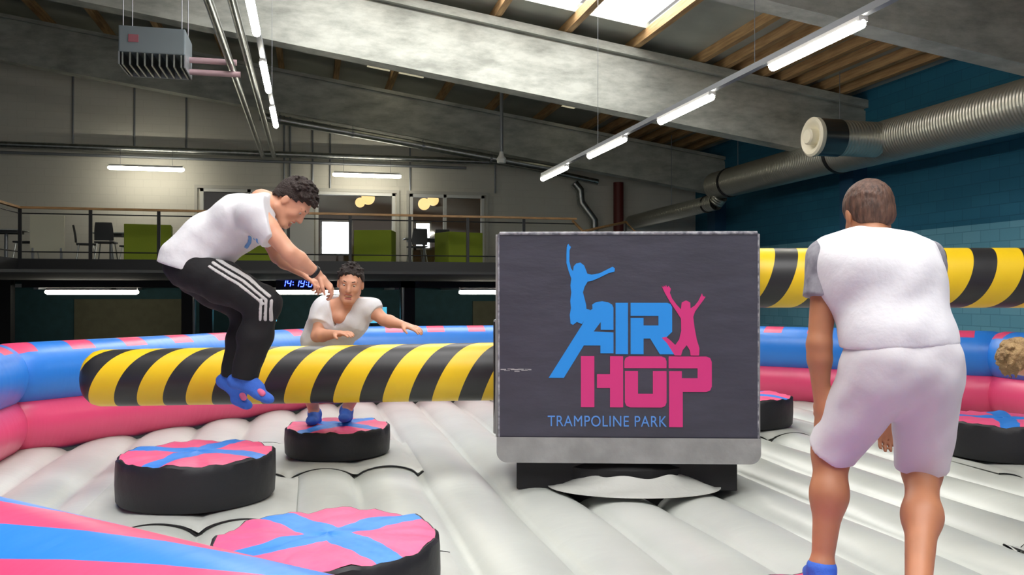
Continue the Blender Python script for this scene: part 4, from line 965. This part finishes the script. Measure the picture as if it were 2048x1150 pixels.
# ---------------- the jumping man
def jumping_man():
    d0 = 5.0; s = 1.12
    e = thing('person', 'person in white T-shirt and black tracksuit bottoms jumping over the low striped arm, knees bent', 'person', (0, 0, 0))
    e.location = P(470, 800, d0); bpy.context.view_layer.update()
    J = dict(pelvis=P(388, 528, d0), waist=P(415, 482, d0), chest=P(482, 436, d0), neck=P(537, 402, d0), head=P(584, 404, d0))
    J['right'] = D(0, -1, 0)
    J['shR'] = P(512, 428, d0 - .19); J['elR'] = P(580, 507, d0 - .21); J['wrR'] = P(634, 548, d0 - .1)
    J['shL'] = P(512, 424, d0 + .19); J['elL'] = P(556, 512, d0 + .22); J['wrL'] = P(606, 545, d0 + .1)
    J['hipR'] = P(395, 540, d0 - .1); J['knR'] = P(528, 606, d0 - .12); J['anR'] = P(490, 752, d0 - .1); J['toR'] = P(543, 800, d0 - .12)
    J['hipL'] = P(390, 545, d0 + .1); J['knL'] = P(500, 622, d0 + .12); J['anL'] = P(467, 752, d0 + .1); J['toL'] = P(500, 812, d0 + .1)
    fr = orth(D(.55, 0, -.83), (J['neck'] - J['pelvis']).normalized())
    # body
    B = Body(.02); torso(B, J, -.012, s, fr)
    Fd = D(.60, -.06, -.80); U = D(.80, 0, .60)
    q, ax = add_head(B, J['head'], Fd, U, s, .012)
    B.cap(J['neck'] - (J['head'] - J['neck']) * .3, J['head'] + (Fd * -.015 - orth(U, Fd) * .06) * s, .062 * s, .056 * s, .03)
    for sd in 'RL':
        B.cap(J['neck'].lerp(J['sh' + sd], .4), J['sh' + sd], .05 * s, .056 * s, .04)
        limb(B, J['sh' + sd], J['el' + sd], .056 * s, .052 * s, .040 * s); limb(B, J['el' + sd], J['wr' + sd], .041 * s, .044 * s, .0265 * s, fm=.3)
        hd = (D(.62, .05, -.95) if sd == 'R' else D(.7, 0, -.6)); add_hand(B, J['wr' + sd] + (J['wr' + sd] - J['el' + sd]).normalized() * .01, (J['wr' + sd] - J['el' + sd]).normalized() * .6 + hd * .5, D(-.5, .25, -.7), D(.1, -1 if sd == 'R' else 1, .2), s, .75)
        limb(B, J['hip' + sd], J['kn' + sd], .08 * s, .078 * s, .052 * s, .04); limb(B, J['kn' + sd], J['an' + sd], .05 * s, .05 * s, .034 * s, .02, D(-1, 0, .1), .015)
        foot(B, J['an' + sd], J['to' + sd], s, D(.4, 0, .9))
    B.mesh('body', SKIN, e, .006)
    HB = mat('dark_brown_hair', (44, 32, 27), .75, bump=.6, bscale=120)
    face_bits(q, ax, e, s, HB, True, .012)
    add_hair(J['head'], Fd, U, s, HB, e, (.0022, 110), .008, plane=(.74, .010), tufts=(90, .026), seed=5)
    # shirt
    B = Body(.09); torso(B, J, .010, s, fr, 1.18); B.cap(J['pelvis'] + fr * .0 + J['right'] * .04, J['waist'] + fr * .02 + J['right'] * .03, .178, .150, .08); B.cap(J['pelvis'] - J['right'] * .04, J['waist'] - J['right'] * .03 + fr * .02, .178, .150, .08)
    B.cap(P(452, 472, d0), P(497, 462, d0), .12, .10, .09)
    for sd in 'RL':
        B.cap(J['neck'].lerp(J['sh' + sd], .35), J['sh' + sd], .068 * s, .078 * s, .05)
        u = J['sh' + sd].lerp(J['el' + sd], .58); B.cap(J['sh' + sd], u, .082 * s, .086 * s, .08, flat_b=True)
    B.noise = (.0045, 26)
    ux = (J['waist'] - J['pelvis']).normalized()
    B.cut(P(388, 540, d0), (D(-.26, 0, -.96)))
    B.cut(J['neck'] + (J['head'] - J['neck']).normalized() * .035, (J['head'] - J['neck']) + D(.2, 0, .6) * .05)
    SB = B; TSJ = B.mesh('t_shirt', SHIRT, e, .007)
    def printcut(Dd, X, Y, Z):
        best = None; R0 = D(0, 1, 0)
        for pts in (((484, 500), (500, 492), (508, 478)), ((498, 504), (512, 494), (518, 480)), ((476, 492), (486, 482), (490, 472))):
            for a, b_ in zip(pts[:-1], pts[1:]):
                a, b_ = P(a[0], a[1], d0 - .2), P(b_[0], b_[1], d0 - .2); ba = b_ - a; L2 = ba.dot(ba); x, y, z = X - a[0], Y - a[1], Z - a[2]; h = np.clip((x * ba[0] + y * ba[1] + z * ba[2]) / L2, 0, 1)
                vx, vy, vz = x - h * ba[0], y - h * ba[1], z - h * ba[2]; dn = vx * R0[0] + vy * R0[1] + vz * R0[2]
                dd = np.sqrt(np.maximum(vx ** 2 + vy ** 2 + vz ** 2 - dn ** 2, 0)) - .008; best = dd if best is None else np.minimum(best, dd)
        m0 = J['chest']; far = (X - m0[0]) * R0[0] + (Y - m0[1]) * R0[1] + (Z - m0[2]) * R0[2]
        return np.maximum(np.maximum(Dd - .004, best), far + .03)
    SB.mesh('shirt_print', mat('blue_shirt_print', (110, 160, 215), .8), TSJ, .005, cutfn=printcut)
    # trousers
    def tr(g):
        B = Body(.04); B.cap(J['pelvis'] + J['right'] * .05, J['pelvis'] - J['right'] * .05, .135 * s + g, .135 * s + g, .05)
        for sd in 'RL':
            limb(B, J['hip' + sd], J['kn' + sd], .112 * s + g, .104 * s + g, .084 * s + g, .05); B.cap(J['kn' + sd], J['kn' + sd].lerp(J['an' + sd], .45), .082 * s + g, .084 * s + g, .04); B.cap(J['kn' + sd].lerp(J['an' + sd], .45), J['an' + sd] + (J['an' + sd] - J['kn' + sd]) * .03, .084 * s + g, .066 * s + g, .03, flat_b=True)
        B.noise = (.004, 30); B.cut(P(395, 508, d0), D(.2, 0, .95)); return B
    TRO = tr(0).mesh('trousers', BLACKC, e, .007)
    # pale side stripes: a 3 mm skin over the trousers inside a ribbon along the leg
    L_ = [P(425, 525, d0 - .2), P(485, 562, d0 - .2), P(534, 600, d0 - .2), P(530, 640, d0 - .2)]
    R_ = D(0, 1, 0)
    def ribbon(off, wd):
        def fn(Dd, X, Y, Z):
            best = None
            for a, b_ in zip(L_[:-1], L_[1:]):
                ba = b_ - a; ba = ba - R_ * ba.dot(R_); nrm = ba.cross(R_).normalized(); aa = a + nrm * off
                L2 = ba.dot(ba); x, y, z = X - aa[0], Y - aa[1], Z - aa[2]; h = np.clip((x * ba[0] + y * ba[1] + z * ba[2]) / L2, 0, 1)
                vx, vy, vz = x - h * ba[0], y - h * ba[1], z - h * ba[2]; dn = vx * R_[0] + vy * R_[1] + vz * R_[2]
                dd = np.sqrt(np.maximum(vx ** 2 + vy ** 2 + vz ** 2 - dn ** 2, 0)) - wd; best = dd if best is None else np.minimum(best, dd)
            m0 = J['hipR'] + R_ * .02; far = (X - m0[0]) * R_[0] + (Y - m0[1]) * R_[1] + (Z - m0[2]) * R_[2]
            return np.maximum(np.maximum(Dd, best), far + .02)
        return fn
    for off in (-.026, 0, .026): tr(.004).mesh('trouser_stripe', mat('pale_grey_stripe', (190, 188, 186), .8), TRO, .005, cutfn=ribbon(off, .0085))
    for sd in 'RL':
        B = Body(.02); foot(B, J['an' + sd], J['to' + sd], s, D(.4, 0, .9), .006); B.cap(J['an' + sd], J['an' + sd].lerp(J['kn' + sd], .2), .044 * s, .046 * s, .02, flat_b=True); SK = B.mesh('grip_sock', SOCK, e, .006)
        a = J['an' + sd]; t = J['to' + sd]; B = Body(.01); m_ = a.lerp(t, .6); B.cap(m_ + D(0, -1, 0) * .026, m_ + D(.1, -1, .1) * .038 + (t - a) * .12, .018, .018, .01); B.mesh('sock_print', mat('pink_sock_print', (226, 110, 150), .8), SK, .005)
    w_ = J['wrR'].lerp(J['elR'], .10); ad = (J['wrR'] - J['elR']).normalized()
    MB().lathe([(.036, -.012), (.0395, -.008), (.0395, .008), (.036, .012)], w_, ad, 24).build('wristband', mat('black_band', (16, 16, 18), .5), e, smooth=True)
jumping_man()

# ---------------- the man in the V-neck shirt behind the low arm
def vneck_man():
    d0 = 6.95; s = 1.22
    e = thing('person', 'person in white V-neck T-shirt crouching with arms out behind the low striped arm', 'person', W(-1.42, 6.95, BED + .27))
    k = lambda x, y, d: P(x, y, d)
    J = dict(pelvis=k(650, 712, 7.1), waist=k(653, 680, 7.02), chest=k(678, 638, 6.9), neck=k(695, 603, 6.84), head=k(701, 567, 6.76)); J['right'] = D(-1, 0, 0)
    J['shR'] = k(650, 617, 6.85); J['elR'] = k(634, 672, 6.78); J['wrR'] = k(672, 668, 6.62)
    J['shL'] = k(737, 614, 6.9); J['elL'] = k(768, 640, 6.85); J['wrL'] = k(806, 650, 6.75)
    J['hipR'] = k(632, 715, 7.08); J['knR'] = k(616, 772, 6.84); J['anR'] = k(630, 828, 7.02); J['toR'] = k(622, 844, 6.8)
    J['hipL'] = k(670, 715, 7.08); J['knL'] = k(714, 770, 6.88); J['anL'] = k(693, 822, 7.02); J['toL'] = k(688, 838, 6.8)
    fr = orth(D(.05, -1, -.3), (J['neck'] - J['pelvis']).normalized())
    B = Body(.02); torso(B, J, -.014, s, fr); Fd = D(.08, -1, -.22); U = D(.12, -.2, 1)
    q, ax = add_head(B, J['head'], Fd, U, s, .010); B.cap(J['neck'] - Vector((0, 0, .03)), J['head'] + (Fd * -.02 - U * .06) * s, .062 * s, .054 * s, .03)
    B.cap(J['neck'] + Vector((0, 0, -.02)), J['chest'].lerp(J['neck'], .45) + fr * .09, .05 * s, .05 * s, .05)
    for sd in 'RL':
        B.cap(J['neck'].lerp(J['sh' + sd], .4), J['sh' + sd], .05 * s, .056 * s, .04)
        limb(B, J['sh' + sd], J['el' + sd], .054 * s, .05 * s, .038 * s); limb(B, J['el' + sd], J['wr' + sd], .039 * s, .041 * s, .026 * s, fm=.3)
        add_hand(B, J['wr' + sd], (J['wr' + sd] - J['el' + sd]).normalized(), D(0, .2, -1), D(0, -1, .3), s, .3, .1)
        limb(B, J['hip' + sd], J['kn' + sd], .08 * s, .076 * s, .05 * s, .04); limb(B, J['kn' + sd], J['an' + sd], .048 * s, .05 * s, .033 * s, .02, D(0, 1, .1), .015)
        foot(B, J['an' + sd], J['to' + sd], s)
    B.mesh('body', SKIN, e, .007)
    HB = mat('near_black_hair', (40, 30, 26), .75, bump=.6, bscale=120); face_bits(q, ax, e, s, HB, True, .010)
    add_hair(J['head'], Fd, U, s, HB, e, (.002, 110), .007, plane=(.78, .018), tufts=(40, .014), seed=8)
    B = Body(.08); torso(B, J, .018, s, fr, 1.25)
    for sd in 'RL':
        B.cap(J['neck'].lerp(J['sh' + sd], .35), J['sh' + sd], .066 * s, .074 * s, .05); B.cap(J['sh' + sd], J['sh' + sd].lerp(J['el' + sd], .5), .076 * s, .068 * s, .04, flat_b=True)
    B.noise = (.005, 32); B.cut(k(650, 694, 7.05), J['pelvis'] - J['waist'])
    nk = J['neck']; rr = J['right']
    def vcut(Dd, X, Y, Z):           # V-shaped opening at the front of the neck
        v0 = J['chest'].lerp(nk, .12) + fr * .10 - (nk - J['chest']) * .15; up = (nk - J['chest']).normalized()
        x, y, z = X - v0[0], Y - v0[1], Z - v0[2]; u = x * up[0] + y * up[1] + z * up[2]; w2 = np.abs(x * rr[0] + y * rr[1] + z * rr[2]); f_ = x * fr[0] + y * fr[1] + z * fr[2]
        op = np.maximum(w2 - u * .30, -f_ - .10); Dd = np.maximum(Dd, -op)
        tp = (up * .25 + Vector((0, 0, 1))).normalized(); top = nk + tp * .03; return np.maximum(Dd, (X - top[0]) * tp[0] + (Y - top[1]) * tp[1] + (Z - top[2]) * tp[2] - .01)
    B.mesh('v_neck_shirt', SHIRT, e, .007, cutfn=vcut)
    B = Body(.04); B.cap(J['pelvis'] + rr * .06, J['pelvis'] - rr * .06, .125 * s, .125 * s, .05)
    for sd in 'RL': B.cap(J['hip' + sd], J['hip' + sd].lerp(J['kn' + sd], .9), .108 * s, .08 * s, .05, flat_b=True)
    B.cut(k(650, 680, 7.05), J['waist'] - J['pelvis']); B.noise = (.004, 30); B.mesh('shorts', BLACKC, e, .008)
    for sd in 'RL':
        B = Body(.02); foot(B, J['an' + sd], J['to' + sd], s, Vector((0, 0, 1)), .006); B.cap(J['an' + sd], J['an' + sd].lerp(J['kn' + sd], .12), .042 * s, .04 * s, .02, flat_b=True); B.mesh('grip_sock', SOCK, e, .007)
vneck_man()

# ---------------- the man seen from behind, right
def back_man():
    s = 1.0; k = lambda x, y, d=2.9: P(x, y, d)
    e = thing('person', 'person seen from behind in white shirt with grey sleeves and white shorts, knees bent', 'person', W(1.2, 2.8, BED + PH_ + .01))
    J = dict(pelvis=k(1803, 742), waist=k(1790, 672, 2.9), chest=k(1762, 572, 3.0), neck=k(1738, 486, 3.1), head=k(1737, 430, 3.2)); J['right'] = D(1, 0, 0)
    J['shL'] = k(1655, 520, 3.05); J['elL'] = k(1638, 690, 3.0); J['wrL'] = k(1642, 800, 3.0)
    J['shR'] = k(1846, 522, 3.05); J['elR'] = k(1866, 680, 3.25); J['wrR'] = k(1790, 822, 3.3)
    J['hipL'] = k(1748, 765); J['knL'] = k(1662, 905, 3.02); J['anL'] = k(1642, 1118, 2.92)
    J['hipR'] = k(1850, 765); J['knR'] = k(1843, 940, 3.0); J['anR'] = k(1832, 1200, 2.56)
    for sd in 'LR':
        a = J['an' + sd]; a.z = BED + PH_ + .085; J['to' + sd] = a + D(.12 if sd == 'L' else .05, 1, 0) * .15 + Vector((0, 0, -.05))
    fr = orth(D(-.1, 1, -.3), (J['neck'] - J['pelvis']).normalized())
    B = Body(.02); torso(B, J, -.012, s, fr); Fd = D(-.04, 1, -.40); U = D(-.02, .4, 1)
    q, ax = add_head(B, J['head'], Fd, U, s * 1.02); B.cap(J['neck'] - Vector((0, 0, .03)), J['head'] + (Fd * -.025 - U * .05) * s, .058, .052, .03)
    for sd in 'RL':
        B.cap(J['neck'].lerp(J['sh' + sd], .4), J['sh' + sd], .046, .052, .04)
        limb(B, J['sh' + sd], J['el' + sd], .05, .047, .040); limb(B, J['el' + sd], J['wr' + sd], .041, .040, .026, fm=.25)
        add_hand(B, J['wr' + sd], (J['wr' + sd] - J['el' + sd]).normalized() + (D(-.1, 0, -1) * (.3 if sd == 'L' else 1.2)), D(0, -1, 0) if sd == 'R' else D(1, .2, 0), D(-1, 0, 0) if sd == 'R' else D(0, 1, 0), s, .35)
        B.cap(J['hip' + sd] + D(0, -1, 0) * .03, J['hip' + sd] + D(0, -1, -.5) * .035, .07, .07, .04)
        limb(B, J['hip' + sd], J['kn' + sd], .085, .078, .054, .05); limb(B, J['kn' + sd], J['an' + sd], .056, .053, .034, .06, D(0, -1, 0), .012, .36); B.cap(J['kn' + sd], J['kn' + sd] + D(0, .4, -1) * .03, .05, .046, .02)
        foot(B, J['an' + sd], J['to' + sd], s)
    B.mesh('body', SKIN2, e, .006)
    HB = mat('mid_brown_hair', (104, 74, 58), .6, bump=.35, bscale=26, c2=(62, 42, 32), vscale=16, stretch=(5, 5, 1)); face_bits(q, ax, e, s, HB)
    add_hair(J['head'], Fd, U, s * 1.02, HB, e, (.0012, 120), .008, plane=(.8, -.034), tufts=None, seed=3)
    B = Body(.08); torso(B, J, .010, s, fr, 1.15, .85)
    for sd in 'RL': B.cap(J['neck'].lerp(J['sh' + sd], .3), J['neck'].lerp(J['sh' + sd], .88), .064, .074, .06)
    B.cap(k(1762, 676), k(1838, 680), .118, .118, .08); B.cap(k(1728, 545, 2.98), k(1790, 560, 2.98), .14, .15, .10)
    B.noise = (.0032, 26); B.cut(k(1795, 692), D(.05, 0, -1)); B.cut(J['neck'] + Vector((0, 0, .045)), (J['head'] - J['neck'])); TS = B.mesh('t_shirt', SHIRT, e, .006)
    for sd in 'LR':
        B = Body(.03); u = J['sh' + sd].lerp(J['el' + sd], .46 if sd == 'L' else .55); B.cap(J['sh' + sd] + D(.12 if sd == 'L' else -.12, 0, .05) * .02, J['sh' + sd], .07, .072, .03); B.cap(J['sh' + sd], u, .073, .071, .03, flat_b=True)
        B.noise = (.003, 34); B.mesh('sleeve', mat('heather_grey_cotton', (150, 150, 156), .9, c2=(120, 120, 128), vscale=30), TS, .006, label='heather grey sleeve')
    B = Body(.05); B.cap(k(1770, 738, 2.88), k(1838, 738, 2.88), .127, .125, .06); B.cap(k(1772, 700), k(1838, 700), .122, .122, .06)
    for sd, f_ in (('L', 1.0), ('R', .95)): B.cap(J['hip' + sd], J['kn' + sd].lerp(J['hip' + sd], 1 - f_), .118, .088, .04, flat_b=True)
    B.noise = (.004, 26); B.cut(k(1795, 676), D(0, 0, 1)); B.mesh('shorts', mat('white_shorts_cloth', (214, 212, 214), .85, bump=.2, bscale=12), e, .006)
    for sd in 'RL':
        B = Body(.02); foot(B, J['an' + sd], J['to' + sd], s, Vector((0, 0, 1)), .005); B.cap(J['an' + sd], J['an' + sd] + Vector((0, 0, .012)), .043, .042, .02, flat_b=True); B.mesh('grip_sock', SOCK, e, .006)
back_man()

# ---------------- the bending child, mostly past the right edge
def child():
    s = .9; k = lambda x, y, d=4.3: P(x, y, d)
    e = thing('person', 'person with short blond hair bending forward at the right edge', 'person', W(3.35, 4.05, BED + PH_ + .01))
    J = dict(head=k(2046, 716), neck=k(2092, 690), chest=k(2150, 692), waist=k(2220, 712), pelvis=k(2265, 745)); J['right'] = D(0, 1, 0)
    J['shR'] = k(2105, 700, 4.45); J['elR'] = k(2110, 790, 4.47); J['wrR'] = k(2085, 860, 4.45); J['shL'] = k(2105, 705, 4.15); J['elL'] = k(2115, 795, 4.12); J['wrL'] = k(2090, 865, 4.15)
    base_ = W(3.35, 4.05, 0)
    zt_ = BED + PH_ + .08
    for sd, y in (('R', .11), ('L', -.11)):
        J['hip' + sd] = J['pelvis'] + D(0, 1 if y > 0 else -1, 0) * .08; a = W(3.32, 4.15 + y, zt_); J['an' + sd] = a; J['to' + sd] = a + D(-1, 0, 0) * .13 + Vector((0, 0, -.045)); J['kn' + sd] = J['hip' + sd].lerp(a, .5) + D(-1, 0, 0) * .12
    fr = orth(D(-.3, 0, -1), (J['neck'] - J['pelvis']).normalized()); B = Body(.02); torso(B, J, -.03, s, fr)
    Fd = D(.12, -.1, -1); U = D(-1, -.1, .1); q, ax = add_head(B, J['head'], Fd, U, s); B.cap(J['neck'], J['head'] + (Fd * -.02 - orth(U, Fd) * .05) * s, .05, .046, .03)
    for sd in 'RL':
        B.cap(J['neck'].lerp(J['sh' + sd], .4), J['sh' + sd], .04, .045, .04); limb(B, J['sh' + sd], J['el' + sd], .042, .04, .033); limb(B, J['el' + sd], J['wr' + sd], .033, .034, .022)
        add_hand(B, J['wr' + sd], (J['wr' + sd] - J['el' + sd]), D(1, 0, 0), D(-.2, -1, 0), s, .4); limb(B, J['hip' + sd], J['kn' + sd], .075, .07, .048, .04); limb(B, J['kn' + sd], J['an' + sd], .045, .05, .03); foot(B, J['an' + sd], J['to' + sd], s)
    B.mesh('body', SKIN, e, .008)
    HB = mat('dark_blond_hair', (176, 146, 100), .7, bump=.6, bscale=120, c2=(128, 100, 66), vscale=18); face_bits(q, ax, e, s, HB)
    add_hair(J['head'], Fd, U, s, HB, e, (.003, 100), .010, plane=(.6, .022), tufts=(60, .028), seed=11)
    B = Body(.05); torso(B, J, .0, s, fr, 1.2)
    for sd in 'RL': B.cap(J['neck'].lerp(J['sh' + sd], .35), J['sh' + sd], .052, .06, .05); B.cap(J['sh' + sd], J['sh' + sd].lerp(J['el' + sd], .55), .062, .055, .03, flat_b=True)
    B.cut(J['pelvis'], J['pelvis'] - J['waist']); B.cut(J['neck'], J['head'] - J['neck']); B.noise = (.004, 32); B.mesh('t_shirt', SHIRT, e, .008)
    B = Body(.04); B.cap(J['hipR'], J['hipL'], .11, .11, .04)
    for sd in 'RL': B.cap(J['hip' + sd], J['kn' + sd], .095, .072, .04, flat_b=True)
    B.cut(J['pelvis'].lerp(J['waist'], .35), J['waist'] - J['pelvis']); B.mesh('shorts', BLACKC, e, .008)
    for sd in 'RL':
        B = Body(.02); foot(B, J['an' + sd], J['to' + sd], s, Vector((0, 0, 1)), .005); B.cap(J['an' + sd], J['an' + sd] + Vector((0, 0, .05)), .038, .037, .02, flat_b=True); B.mesh('grip_sock', SOCK, e, .007)
child()
